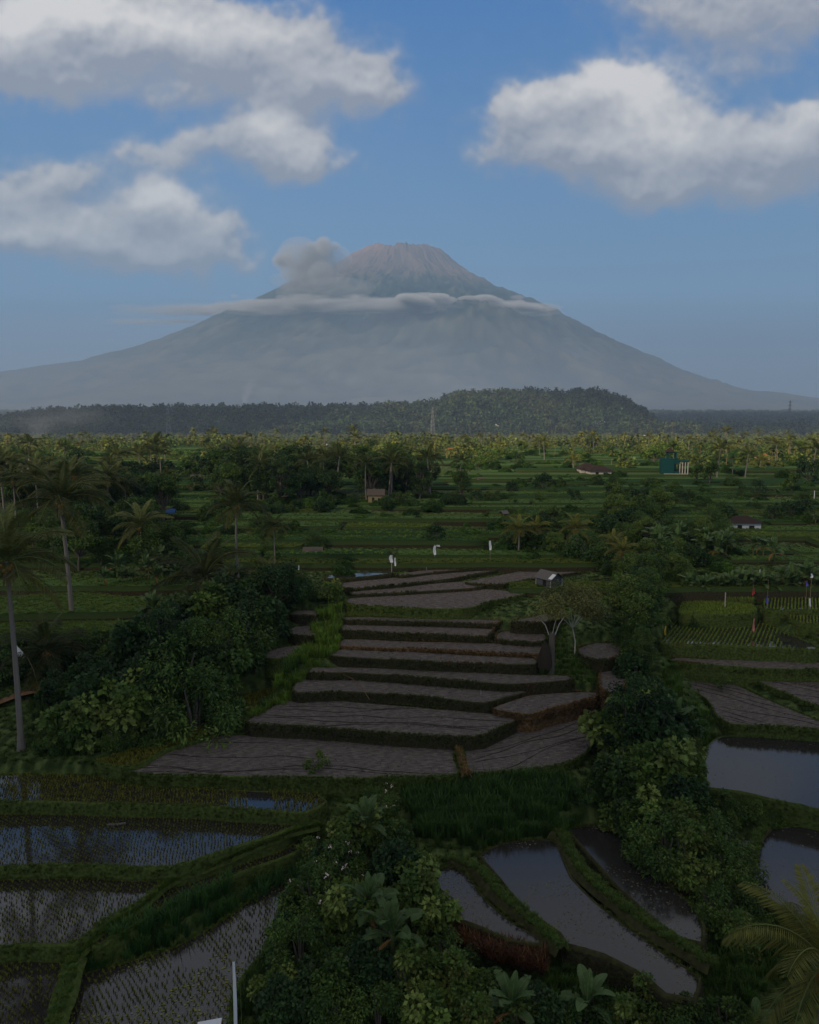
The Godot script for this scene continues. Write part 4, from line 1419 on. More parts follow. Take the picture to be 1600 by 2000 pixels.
	for fd in fields:
		if fd.look != "soil": continue
		var box2: Rect2 = fd.box
		for i in int(box2.get_area() * 9.0):
			var q := Vector2(rnd(box2.position.x, box2.end.x), rnd(box2.position.y, box2.end.y))
			if not Geometry2D.is_point_in_polygon(q, fd.poly): continue
			var s := rnd(0.014, 0.045)
			if i % 45 == 0 and wob.get_noise_2d(q.x * 3.0, q.y * 3.0) > 0.0:
				weeds.append(Transform3D(Basis(Vector3.UP, rnd(0, TAU)).scaled(Vector3.ONE * rnd(0.3, 0.7)), Vector3(q.x, fd.level, q.y)))
				weeds_t.append(tone(col(1.3, 1.2, 0.9), rnd(0.6, 1.2)))
			places.append(Transform3D(Basis(ball(), rnd(0, TAU)).scaled(Vector3(s * 1.6, s, s)), Vector3(q.x, fd.level + s * 0.2, q.y)))
			tints.append(tone(col(0.115, 0.1, 0.09), rnd(0.6, 1.25)))
	scatter("soil_clods", proto_mesh.clod, mats.clod, places, tints, "clods of earth strewn over the bare terraces", "soil")
	green.append_array(weeds)
	green_t.append_array(weeds_t)
	# grass standing on the left grassy terraces
	for fd in fields:
		if fd.look != "rice": continue
		for i in 5000:
			var q := Vector2(rnd(fd.box.position.x, fd.box.end.x), rnd(fd.box.position.y, fd.box.end.y))
			if not Geometry2D.is_point_in_polygon(q, fd.poly): continue
			var s := rnd(0.6, 1.3)
			green.append(Transform3D(Basis(Vector3.UP, rnd(0, TAU)).scaled(Vector3(s, s, s)), Vector3(q.x, fd.level + 0.4, q.y)))
			green_t.append(tone(col(1.3, 1.25, 1.0), rnd(0.6, 1.2) * (1.0 + 0.5 * wob.get_noise_2d(q.x * 3.0, q.y * 6.0))))
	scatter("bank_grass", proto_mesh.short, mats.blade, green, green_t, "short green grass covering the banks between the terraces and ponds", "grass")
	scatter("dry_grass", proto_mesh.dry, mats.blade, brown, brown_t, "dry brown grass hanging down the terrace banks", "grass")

func make_prototypes() -> void:
	rng.seed = 60
	var g := [col(0.045, 0.075, 0.014), col(0.035, 0.06, 0.012), col(0.06, 0.085, 0.016)]
	proto_mesh.short = tuft(16, 0.3, 0.22, 0.012, g)
	proto_mesh.dry = tuft(16, 0.34, 0.22, 0.012, [col(0.15, 0.085, 0.035), col(0.1, 0.058, 0.025), col(0.19, 0.12, 0.055)])
	proto_mesh.reed = tuft(26, 1.25, 0.6, 0.022, [col(0.035, 0.07, 0.018), col(0.028, 0.052, 0.014), col(0.05, 0.085, 0.02)])
	proto_mesh.seedling = tuft(8, 1.0, 0.42, 0.075, [col(0.06, 0.075, 0.02), col(0.075, 0.085, 0.022)])
	var cl := Build.new()
	cl.box(Vector3.ZERO, Vector3(1.6, 1.2, 1.4), Basis(Vector3(1, 0.4, 0.2).normalized(), 0.5))
	cl.box(Vector3(0.5, 0.1, 0.3), Vector3(1.1, 1.0, 1.2), Basis(Vector3(0.2, 1, 0.6).normalized(), 0.9))
	proto_mesh.clod = cl.done()
	var f := Build.new()
	f.leaf(Vector3(-1, 0, 0), Vector3(2, 0, 0), Vector3(0, 0, 0.8), Color.WHITE)
	f.leaf(Vector3(-0.6, 0.02, -0.8), Vector3(1.1, 0.1, 1.6), Vector3(0.6, 0, -0.5), Color.WHITE)
	proto_mesh.fleck = f.done()
	var dark := [col(0.022, 0.044, 0.014), col(0.03, 0.055, 0.015), col(0.018, 0.034, 0.014)]
	var mid := [col(0.035, 0.064, 0.015), col(0.048, 0.078, 0.017), col(0.026, 0.047, 0.014)]
	var lime := [col(0.06, 0.095, 0.02), col(0.045, 0.078, 0.018), col(0.075, 0.1, 0.025)]
	make_bush("shrub", 1, 1.15, 1.9, 34, 170, 0.15, mid)
	make_bush("shrub", 2, 1.25, 1.8, 38, 160, 0.14, dark)
	make_bush("shrub", 3, 1.2, 2.2, 32, 150, 0.19, lime)
	make_bush("shrub", 4, 1.2, 2.0, 40, 170, 0.12, mid, 0.22)
	make_bush("shrub", 5, 1.35, 2.6, 44, 150, 0.2, dark, 0.42)
	make_bush("shrub", 6, 1.3, 2.4, 30, 100, 0.25, lime, 0.38)
	make_tree("broadleaf_tree", 1, 7.5, 3.0, 22, 270, 0.3, dark, 0.28)
	make_tree("broadleaf_tree", 2, 8.5, 2.7, 24, 250, 0.28, mid, 0.25)
	make_tree("broadleaf_tree", 3, 7.0, 3.4, 24, 250, 0.32, mid, 0.3)
	make_tree("broadleaf_tree", 4, 9.0, 2.3, 24, 240, 0.26, dark, 0.18)
	make_tree("broadleaf_tree", 5, 6.0, 2.6, 18, 260, 0.3, lime, 0.3)
	make_tree("feathery_tree", 1, 4.6, 2.5, 9, 800, 0.15, [col(0.075, 0.08, 0.026), col(0.06, 0.07, 0.024)], 0.4, "pale_bark", 0.34, 0.6)
	make_tree("leafy_sapling", 1, 2.2, 0.8, 9, 110, 0.15, lime, 0.3)
	make_tree("small_tree", 1, 5.0, 2.0, 11, 90, 0.42, dark, 0.2)
	make_tree("small_tree", 2, 5.5, 1.8, 11, 90, 0.42, mid, 0.2)
	make_tree("small_tree", 3, 4.6, 2.3, 11, 90, 0.42, lime, 0.2)
	var pg := col(0.046, 0.055, 0.017)
	make_palm("coconut_palm", 1, 11.0, 4.4, 27, 0.12, true, pg)
	make_palm("coconut_palm", 2, 9.5, 4.2, 25, -0.35, true, tone(pg, 0.85))
	make_palm("coconut_palm", 3, 4.6, 4.0, 20, 0.3, true, tone(pg, 1.15))
	make_palm("feather_palm", 1, 2.6, 4.6, 24, 0.2, true, tone(pg, 0.6))
	make_palm("small_palm", 1, 9.5, 3.9, 18, 0.7, false, tone(pg, 0.95))
	make_palm("small_palm", 2, 7.0, 3.7, 17, -0.6, false, tone(pg, 1.05))
	make_palm("small_palm", 3, 3.0, 3.6, 16, 0.2, false, tone(pg, 1.2))
	var bc := col(0.04, 0.066, 0.024)
	make_banana("banana_plant", 1, 2.2, 11, bc, 0.16)
	make_banana("banana_plant", 2, 1.6, 8, tone(bc, 1.15), 0.3)
	make_banana("banana_plant", 3, 2.6, 12, tone(bc, 0.9), 0.26)
	# a bush with pale blossom
	var o: Node3D = proto["shrub4"].duplicate()
	o.set_meta("kind_name", "flowering_bush")
	var b := Build.new()
	for k in 8:
		var d := ball()
		d.y = absf(d.y)
		var at := Vector3(d.x * 1.4, 0.6 + d.y * 1.5, d.z * 1.4)
		for i in 6: b.leaf(at + ball() * 0.07, ball() * 0.07, ball() * 0.03, col(0.5, 0.4, 0.4))
	part("blossom", b.done(), mats.leaf, o)
	proto["flowering_bush1"] = o
	proto_tall["flowering_bush1"] = 2.0

func reeds(spots: Array, label: String, tint: Color, low := 0.7, high := 1.3, anywhere := false) -> void:
	# spots: [outline in pixels, how many]
	var places := []
	var tints := []
	for s in spots:
		var poly := PackedVector2Array(v2(s[0]))
		var box := Rect2(poly[0], Vector2.ZERO)
		for p in poly: box = box.expand(p)
		for i in s[1]:
			var q := Vector2(rnd(box.position.x, box.end.x), rnd(box.position.y, box.end.y))
			if not Geometry2D.is_point_in_polygon(q, poly): continue
			var p := on_ground(q.x, q.y)
			if not anywhere and p.z > -100.0 and not open_land(p.x, p.z): continue
			var k := rnd(low, high)
			places.append(Transform3D(Basis(Vector3.UP, rnd(0, TAU)).scaled(Vector3(k, k, k)), p))
			tints.append(tone(tint, rnd(0.6, 1.25)))
	scatter("tall_grass", proto_mesh.reed, mats.blade, places, tints, label, "grass")

func near_plants() -> void:
	rng.seed = 71
	# ---- the palms that stand apart
	plant("coconut_palm1", 42, 1468, 455, "tallest coconut palm beside the leaning white flag", "", "", 2.9)
	plant("coconut_palm2", 143, 1232, 315, "coconut palm with long bare trunk over the left grassy terraces", "", "leaf_dark", 0.6)
	plant("coconut_palm2", 466, 1140, 190, "coconut palm standing left of the pale green terraces, darker crown", "", "leaf_dark", 2.0)
	plant("coconut_palm1", 538, 1128, 120, "smaller coconut palm with leaning pale trunk before the green terraces", "", "", 3.3)
	plant("coconut_palm3", 1585, 2125, 370, "young coconut palm with orange nuts in the lower right corner", "", "leaf_warm", 0.4)
	plant("coconut_palm3", 275, 1110, 120, "low coconut palm among the dark trees left of the green terraces", "", "", 1.0)
	var far_left := [[10, 1030, 145], [32, 1045, 130], [80, 1045, 140], [185, 1062, 125], [212, 1040, 130], [150, 1050, 150], [250, 1030, 100], [232, 1000, 95], [330, 985, 70], [110, 1010, 105]]
	for p in far_left: plant("coconut_palm%d" % (1 + rng.randi() % 2), p[0], p[1], p[2], "coconut palm in the dark grove along the left", "coconut palms of the left grove", "leaf_dark" if rng.randf() < 0.6 else "")
	plant("feather_palm1", 395, 1200, 135, "huge dark feather palm rising from the left thicket", "", "leaf_dark", 0.4)
	plant("feather_palm1", 520, 1195, 90, "dark feather palm at the right end of the left thicket", "", "", 1.4)
	plant("feather_palm1", 95, 1330, 110, "low dark feather palm near the leaning flag", "", "leaf_dark", 2.2)
	for p in [[1012, 1085, 70], [1050, 1075, 60], [1125, 1078, 68], [1215, 1120, 65], [1195, 1100, 60]]:
		plant("coconut_palm3", p[0], p[1], p[2], "short yellowish coconut palm in the shrubs right of the cloth poles", "short palms right of the cloth poles", "leaf_warm")
	# ---- thicket on the left
	var lt := "dense dark shrub in the thicket left of the bare terraces"
	var lg := "shrubs of the left thicket"
	var many := ["shrub1", "shrub6", "shrub5", "shrub4"]
	for p in [[380, 1418, 150], [250, 1436, 120], [150, 1452, 105], [200, 1405, 115], [430, 1330, 130], [455, 1300, 115], [505, 1246, 100], [455, 1226, 115], [400, 1246, 130], [575, 1180, 70], [648, 1176, 45], [310, 1330, 150], [350, 1380, 150], [290, 1400, 120], [110, 1475, 60], [330, 1280, 110], [260, 1300, 90], [545, 1195, 75], [490, 1260, 90], [415, 1390, 90], [320, 1440, 80], [230, 1470, 60], [180, 1350, 80], [120, 1380, 70]]:
		plant(many[rng.randi() % 4], p[0], p[1], p[2], lt, lg, ["", "", "leaf_dark"][rng.randi() % 3])
	for p in [[345, 1300, 80], [300, 1230, 70], [455, 1180, 75], [240, 1280, 65]]: plant("banana_plant1", p[0], p[1], p[2], "banana plant standing out of the left thicket", "bananas in the left thicket")
	plant("broadleaf_tree4", 312, 1350, 175, "tall vine clad tree standing out of the left thicket", "", "", 0.3)
	plant("broadleaf_tree2", 395, 1350, 150, "broad bushy tree in the middle of the left thicket", "", "", 1.3)
	plant("broadleaf_tree1", 545, 1215, 120, "dark rounded tree nearest the small plots", "", "leaf_dark", 1.3)
	region(["broadleaf_tree1", "broadleaf_tree2", "broadleaf_tree4", "broadleaf_tree3"], v2([0, 1000, 330, 975, 330, 1060, 400, 1105, 300, 1120, 0, 1140]), 34, 60, 110, "dark broadleaf tree in the grove along the left", "trees of the left grove", ["leaf_dark", "leaf_dark", ""])
	region(["banana_plant1", "banana_plant3"], v2([180, 1150, 250, 1120, 400, 1125, 420, 1150, 320, 1165, 200, 1165]), 14, 45, 62, "banana plant at the edge of the left grassy terraces", "bananas by the left grassy terraces", [""])
	region(["shrub1", "shrub2", "shrub4"], v2([0, 1260, 280, 1250, 330, 1300, 250, 1340, 60, 1330, 0, 1330]), 16, 45, 75, "low dark shrub between the left grassy terraces and the dirt path", "shrubs by the dirt path", ["leaf_dark", ""])
	# ---- thicket on the right of the bare terraces
	var rt := "dense shrub in the tall thicket between the bare terraces and the pale pond"
	var rg := "shrubs of the right thicket"
	for p in [[1215, 1475, 130], [1262, 1505, 150], [1285, 1562, 130], [1325, 1540, 95], [1230, 1562, 120], [1315, 1450, 100], [1290, 1640, 100], [1380, 1640, 75], [1285, 1420, 100], [1195, 1560, 70], [1325, 1500, 80], [1245, 1430, 100], [1200, 1600, 60], [1330, 1600, 100], [1150, 1575, 50], [1240, 1620, 80]]:
		plant(many[rng.randi() % 4], p[0], p[1], p[2], rt, rg, ["", "leaf_dark", "leaf_dark"][rng.randi() % 3])
	plant("broadleaf_tree4", 1225, 1500, 190, "darkest broadleaf tree at the head of the right thicket", "", "leaf_dark", 0.3)
	region(["broadleaf_tree2", "broadleaf_tree5", "broadleaf_tree3", "shrub5"], v2([1190, 1300, 1215, 1215, 1230, 1170, 1275, 1160, 1270, 1230, 1255, 1310, 1230, 1330]), 22, 55, 95, "leafy tree in the strip between the bare and the green paddies", "trees of the dividing strip", ["", "", "leaf_dark"])
	for p in [[1300, 1705, 125], [1350, 1725, 115], [1395, 1690, 100], [1245, 1625, 60], [1420, 1745, 100], [1330, 1660, 95], [1390, 1760, 80], [1440, 1700, 60], [1455, 1790, 80], [1400, 1810, 90], [1440, 1850, 80]]:
		plant("shrub3" if rng.randf() < 0.6 else "shrub4", p[0], p[1], p[2], "light green feathery shrub between the dark ponds and the far right pond", "light shrubs by the ponds")
	region(["shrub1", "shrub4", "shrub3"], v2([1370, 1590, 1600, 1600, 1600, 1612, 1480, 1612, 1400, 1640]), 12, 30, 45, "low shrub on the bank below the large pale pond", "shrubs on the pale pond's bank")
	# ---- the bank in the middle foreground
	var ct := "leafy shrub on the overgrown bank in the middle foreground"
	var cg := "shrubs of the foreground bank"
	for p in [[640, 1705, 110], [700, 1655, 90], [765, 1745, 105], [612, 1785, 105], [685, 1835, 120], [805, 1805, 115], [852, 1845, 100], [585, 1905, 115], [642, 1965, 120], [722, 1955, 110], [802, 1965, 120], [882, 1965, 110], [962, 2005, 100], [1062, 2020, 95], [1162, 2020, 95], [1252, 2005, 90], [1342, 2020, 100], [560, 2020, 110], [640, 2040, 120], [740, 2040, 120], [840, 2050, 120], [930, 2060, 110], [1020, 2060, 100], [740, 1880, 110], [610, 1660, 70], [760, 1660, 70], [560, 1840, 70], [540, 1960, 80], [1120, 2040, 90], [1220, 2060, 100], [1320, 2070, 100], [1420, 2060, 100], [880, 1890, 80], [820, 1720, 60]]:
		plant(["shrub1", "shrub3", "shrub4", "shrub6", "shrub5"][rng.randi() % 5], p[0], p[1], p[2], ct, cg, ["", "", "leaf_dark"][rng.randi() % 3])
	plant("flowering_bush1", 620, 1790, 110, "pale blossoming bush on the left edge of the foreground bank")
	plant("flowering_bush1", 662, 1730, 90, "pink blossoming bush above the foreground bananas")
	plant("flowering_bush1", 735, 1600, 70, "pale topped bush below the largest bare terrace")
	plant("banana_plant1", 716, 1672, 110, "upright banana plant at the top of the foreground bank", "", "", 0.2)
	plant("banana_plant3", 722, 1850, 140, "banana plant with one tall pale leaf in the middle foreground", "", "", 1.9)
	plant("banana_plant3", 765, 1920, 160, "banana plant with browned hanging leaves in the middle foreground", "", "", 0.9)
	plant("banana_plant2", 745, 1915, 80, "small banana plant at the foot of the browned one", "", "", 2.2)
	plant("banana_plant1", 1000, 2045, 135, "banana plant with three pale leaves at the bottom edge", "", "", 2.6)
	plant("banana_plant2", 1145, 2010, 110, "pale green banana plant on the bank below the ponds", "", "", 1.0)
	plant("banana_plant2", 1200, 1615, 55, "little banana plant above the pond's green corner", "", "leaf_warm", 1.0)
	plant("banana_plant1", 1312, 1490, 120, "banana plant with a tall leaf in the right thicket", "", "", 2.0)
	plant("banana_plant2", 1470, 2060, 80, "small banana plant below the young coconut palm", "", "", 0.5)
	plant("leafy_sapling1", 625, 1530, 58, "lone sapling on the bank of the largest bare terrace")
	plant("feathery_tree1", 1122, 1284, 135, "feathery tree with a white forked trunk", "", "", 0.8)
	plant("leafy_sapling1", 1415, 1310, 40, "dark bushy sapling on the strip under the green paddy", "", "leaf_dark")
	plant("shrub2", 1358, 1200, 36, "round dark shrub in the smooth green paddy's corner", "", "leaf_dark")
	# ---- the row of bananas on the right
	for k in 24:
		plant("banana_plant%d" % (1 + rng.randi() % 3), 1342 + k * 11.2 + rnd(-5, 5), 1158 + rnd(-7, 3), rnd(46, 60), "banana plant in the row behind the coloured cloths", "row of bananas on the right")
	region(["banana_plant1", "banana_plant2"], v2([1360, 1080, 1500, 1080, 1520, 1105, 1380, 1105]), 9, 42, 60, "banana plant in the clump above the banana row", "clump of bananas above the row", [""])
	region(["banana_plant1", "banana_plant2"], v2([1270, 1070, 1330, 1065, 1330, 1095, 1270, 1095]), 6, 40, 55, "banana plant in the right hand shrubs", "bananas in the right hand shrubs", [""])
	region(["shrub1", "shrub2", "shrub4", "shrub5", "broadleaf_tree5"], v2([1000, 1095, 1010, 1050, 1200, 1000, 1420, 1010, 1440, 1050, 1380, 1080, 1340, 1140, 1240, 1150, 1130, 1110]), 64, 30, 58, "shrub in the wide green tangle right of the cloth poles", "shrubs of the right hand tangle", ["", "", "leaf_dark"])
	# ---- long grasses
	reeds([[[780, 1545, 1100, 1530, 1150, 1560, 1120, 1620, 1000, 1640, 900, 1660, 820, 1650], 900], [[470, 1340, 560, 1280, 600, 1285, 560, 1350, 480, 1375], 200]], "tall dark grass on the slope below the bare terraces", col(0.8, 0.9, 0.85))
	reeds([[[622, 1195, 668, 1192, 662, 1285, 610, 1305, 575, 1340, 545, 1370, 530, 1340, 590, 1270], 1100], [[470, 1425, 530, 1375, 570, 1320, 600, 1306, 590, 1330, 574, 1362, 510, 1402], 420]], "bright tall grass on the ridge left of the bare terraces", col(2.1, 1.9, 1.0), 0.6, 1.05, true)
	reeds([[[600, 1650, 610, 1685, 440, 1775, 300, 1846, 170, 1905, 150, 1885, 250, 1835, 400, 1752, 560, 1672], 1500]], "blue green tall grass along the low diagonal bank", col(0.7, 0.95, 0.95), 0.7, 1.15, true)
	reeds([[[1050, 1300, 1110, 1290, 1165, 1310, 1165, 1335, 1080, 1345, 1050, 1320], 160], [[1060, 1225, 1100, 1230, 1110, 1290, 1065, 1290], 80]], "grass mound round the cut tree and haystack", col(1.1, 1.1, 0.8), 0.4, 0.7)
	reeds([[[1290, 1300, 1330, 1310, 1335, 1380, 1400, 1410, 1370, 1440, 1300, 1400], 420]], "fresh tall grass beside the furrowed terrace", col(1.2, 1.2, 0.8), 0.5, 0.9)
	reeds([[[1330, 1420, 1400, 1400, 1390, 1480, 1350, 1540, 1330, 1500], 240], [[1370, 1545, 1600, 1590, 1600, 1612, 1480, 1610, 1360, 1570], 260]], "long grass round the large pale pond", col(1.0, 1.05, 0.8), 0.4, 0.8)
	reeds([[[1260, 1820, 1400, 1860, 1560, 1800, 1580, 1900, 1420, 1990, 1260, 1980], 420], [[1080, 1870, 1180, 1880, 1250, 1920, 1260, 1980, 1060, 1980], 320]], "long grass on the bank below the ponds", col(0.95, 1.0, 0.75), 0.5, 0.9)
	reeds([[[60, 1370, 110, 1340, 200, 1350, 300, 1420, 230, 1480, 60, 1490], 260], [[480, 1800, 560, 1740, 560, 2000, 450, 2000], 360]], "dark grass at the edges of the thickets", col(0.8, 0.85, 0.75), 0.5, 0.9)
	# ---- ground cover between everything near
	var places := []
	var tints := []
	for i in 36000:
		var z := -rnd(24, 112)
		var x := rnd(-0.62, 0.62) * -z
		if not open_land(x, z): continue
		var k := rnd(0.8, 1.7)
		places.append(Transform3D(Basis(Vector3.UP, rnd(0, TAU)).scaled(Vector3(k, k * rnd(0.5, 0.9), k)), Vector3(x, height(x, z) - 0.02, z)))
		tints.append(tone(col(0.8, 0.85, 0.8), rnd(0.5, 1.2)))
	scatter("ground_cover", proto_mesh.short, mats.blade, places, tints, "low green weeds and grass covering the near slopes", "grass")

func middle_plants() -> void:
	rng.seed = 82
	region(["broadleaf_tree1", "broadleaf_tree2", "broadleaf_tree4"], v2([430, 985, 430, 960, 560, 955, 700, 955, 800, 960, 900, 965, 905, 985, 700, 982, 560, 990]), 40, 60, 98, "dark broadleaf tree in the grove across the middle of the plain", "trees of the middle grove", ["leaf_dark", "leaf_dark", ""])
	region(["small_palm1", "small_palm2"], v2([430, 985, 430, 960, 700, 955, 900, 965, 905, 985, 560, 990]), 16, 75, 112, "palm in the grove across the middle of the plain", "palms of the middle grove", ["leaf_dark"])
	region(["shrub1", "shrub2", "shrub5"], v2([430, 1000, 560, 985, 900, 985, 905, 1000, 700, 1000, 500, 1015]), 24, 22, 34, "shrub along the foot of the middle grove", "shrubs under the middle grove")
	region(["small_palm1", "small_palm2"], v2([0, 965, 330, 935, 330, 960, 0, 985]), 16, 65, 100, "palm rising dark before the sunlit fields on the left", "dark palms before the sunlit fields", ["leaf_dark", ""])
	region(["small_tree1", "small_tree2"], v2([0, 970, 420, 930, 430, 960, 330, 985, 0, 1000]), 34, 34, 62, "dark tree before the sunlit fields on the left", "dark trees before the sunlit fields", ["leaf_dark", ""])
	for p in [[60, 920, 70], [130, 915, 52], [228, 925, 45], [275, 920, 52], [325, 920, 55], [508, 915, 45], [1400, 935, 75], [1455, 935, 60], [1590, 935, 75], [1430, 930, 40]]:
		plant("small_palm%d" % (1 + rng.randi() % 2), p[0], p[1], p[2], "single palm standing clear on the sunlit fields", "single palms on the sunlit fields", "leaf_dark")
	for p in [[1060, 965, 45], [850, 1065, 45], [1250, 1000, 50], [1385, 950, 50], [1360, 945, 40], [1540, 1020, 45], [1555, 1015, 40], [1510, 1018, 36], [1570, 1010, 40], [1575, 950, 60], [1545, 965, 45], [930, 985, 30], [1000, 965, 28], [1330, 990, 35], [1120, 985, 34], [1480, 970, 36], [1195, 990, 50]]:
		plant("small_tree%d" % (1 + rng.randi() % 2), p[0], p[1], p[2], "single bushy tree among the green rice terraces", "single trees among the green terraces", ["", "leaf_dark"][rng.randi() % 2])
	region(["shrub1", "shrub2", "shrub4", "banana_plant1"], v2([920, 1000, 1000, 950, 1300, 950, 1600, 955, 1600, 1060, 1450, 1000, 1200, 1000, 1000, 1040]), 55, 14, 30, "bush on the edges of the green rice terraces", "bushes on the green terraces")
	region(["shrub1", "shrub2", "shrub4"], v2([330, 1000, 440, 1000, 640, 1060, 640, 1110, 560, 1120, 480, 1060]), 18, 20, 36, "bush on the terraces behind the two middle palms", "bushes behind the middle palms")

func far_plants() -> void:
	rng.seed = 93
	# individual trees of the sunlit plain
	for i in 230:
		var d := rnd(185, 420)
		var x := rnd(-0.58, 0.58) * d
		var p := Vector3(x, lie(x, -d), -d)
		if wob.get_noise_2d(x * 0.9, d * 0.9) < -0.1: continue
		if i % 5 < 2: plant_at("small_palm%d" % (1 + i % 3), p, rnd(0.55, 0.95), "coconut palm growing among the sunlit fields of the plain", "palms of the sunlit plain", "leaf_far")
		else: plant_at("small_tree%d" % (1 + i % 3), p, rnd(0.5, 1.15), "small tree growing among the sunlit fields of the plain", "trees of the sunlit plain", ["leaf_far", "leaf_far", "leaf"][i % 3])
	var clumps := []
	var shades := []
	for i in 2600:
		var d := rnd(84, 300)
		var x := rnd(-0.6, 0.62) * d
		if d < 104.0 and not open_land(x, -d): continue
		if wob.get_noise_2d(x * 1.6, d * 2.6 + 200.0) < 0.05: continue
		var s := rnd(0.25, 0.95) * (0.6 + d / 250.0)
		clumps.append(Transform3D(Basis(Vector3.UP, rnd(0, TAU)).scaled(Vector3(s * 1.3, s, s * 1.3)), Vector3(x, lie(x, -d) - 0.1, -d)))
		shades.append(tone(col(0.8, 1.0, 0.8), rnd(0.5, 1.3)))
	scatter("field_bushes", (proto["shrub1"].get_child(0) as MeshInstance3D).mesh, mats.leaf, clumps, shades, "small bushes and weeds along the edges of the green rice terraces", "bushes")
	# what is too small and too many to tell apart
	var tree := Build.new()
	foliage(tree, Vector3(0, 0.62, 0), Vector3(0.42, 0.36, 0.42), 90, 0.2, col(0.05, 0.075, 0.025), 0.45)
	var tree2 := Build.new()
	foliage(tree2, Vector3(0, 0.45, 0), Vector3(0.5, 0.28, 0.5), 60, 0.22, col(0.06, 0.085, 0.026), 0.45)
	foliage(tree2, Vector3(0.1, 0.75, 0.05), Vector3(0.3, 0.25, 0.3), 40, 0.2, col(0.045, 0.07, 0.024), 0.45)
	var palm := Build.new()
	palm.tube([Vector3.ZERO, Vector3(0.04, 0.4, 0), Vector3(0.06, 0.78, 0)], [0.02, 0.014, 0.012], 4, col(0.1, 0.09, 0.07))
	for k in 15:
		var a := k * 2.4
		var d := Vector3(cos(a), 0.25 + 0.5 * (k % 3) - 0.4, sin(a)).normalized() * 0.3
		palm.leaf(Vector3(0.06, 0.78, 0), d, Vector3(-d.z, 0, d.x).normalized() * 0.06, col(0.06, 0.075, 0.025), Vector3(0, -0.14, 0))
	var sets := [[], [], []]
	var tints := [[], [], []]
	for i in 9000:
		var d := 190.0 + 680.0 * pow(rng.randf(), 0.75)
		var x := rnd(-0.6, 0.6) * d
		if wob.get_noise_2d(x * 0.45 + 30.0, d * 0.75) < -0.05 - 0.15 * step(500.0, 800.0, d): continue
		var k := 2 if rng.randf() < 0.33 else rng.randi() % 2
		var s := rnd(2.2, 6.5) if k < 2 else rnd(5.0, 9.5)
		if d < 330.0: s *= 0.7
		sets[k].append(Transform3D(Basis(Vector3.UP, rnd(0, TAU)).scaled(Vector3(s, s * rnd(0.8, 1.2), s)), Vector3(x, lie(x, -d) - 0.2, -d)))
		tints[k].append(tone(col(1.25, 1.05, 0.85).lerp(col(0.7, 0.8, 0.8), rng.randf()), rnd(0.7, 1.4)))
	scatter("plain_trees", tree.done(), mats.leaf_far, sets[0], tints[0], "scattered small trees all over the sunlit plain", "trees")
	scatter("plain_trees", tree2.done(), mats.leaf_far, sets[1], tints[1], "rounded bushes and trees all over the sunlit plain", "trees")
	scatter("plain_palms", palm.done(), mats.leaf_far, sets[2], tints[2], "scattered coconut palms all over the sunlit plain", "palms")
	# the woods on the low ridge, on the hill and beyond
	sets = [[], [], []]
	tints = [[], [], []]
	for i in 15000:
		var d := 850.0 + 330.0 * pow(rng.randf(), 1.2)
		var x := rnd(-620, 620)
		var on := x > -520.0 and x < 325.0 or rng.randf() < 0.25
		if not on: continue
		var k := 2 if rng.randf() < 0.14 else rng.randi() % 2
		var s := rnd(5.0, 14.0) * (1.0 + 0.5 * wob.get_noise_2d(x * 0.7, d * 0.7 + 99.0)) if k < 2 else rnd(12.0, 19.0)
		sets[k].append(Transform3D(Basis(Vector3.UP, rnd(0, TAU)).scaled(Vector3(s, s * rnd(0.9, 1.4), s)), Vector3(x, lie(x, -d) - 1.0, -d)))
		tints[k].append(tone(col(1.15, 1.05, 0.85).lerp(col(0.8, 0.95, 0.95), clampf(0.5 + wob.get_noise_2d(x * 0.5, d * 0.5) * 1.6, 0, 1)), rnd(0.5, 1.4)))
	for i in 9000:
		var d := rnd(1200, 2300)
		var x := rnd(-0.6, 0.62) * d
		var s := rnd(7.0, 15.0)
		var k := rng.randi() % 2
		sets[k].append(Transform3D(Basis(Vector3.UP, rnd(0, TAU)).scaled(Vector3(s, s, s)), Vector3(x, lie(x, -d) - 1.0, -d)))
		tints[k].append(tone(col(0.9, 0.95, 0.95), rnd(0.6, 1.3)))
	scatter("forest", tree.done(), mats.leaf_forest, sets[0], tints[0], "dark hazy woods on the low ridge and hill before the volcano", "forest")
	scatter("forest", tree2.done(), mats.leaf_forest, sets[1], tints[1], "rounded crowns of the woods on the ridge and hill", "forest")
	scatter("forest_palms", palm.done(), mats.leaf_forest, sets[2], tints[2], "palms standing out along the wooded ridge line", "forest")

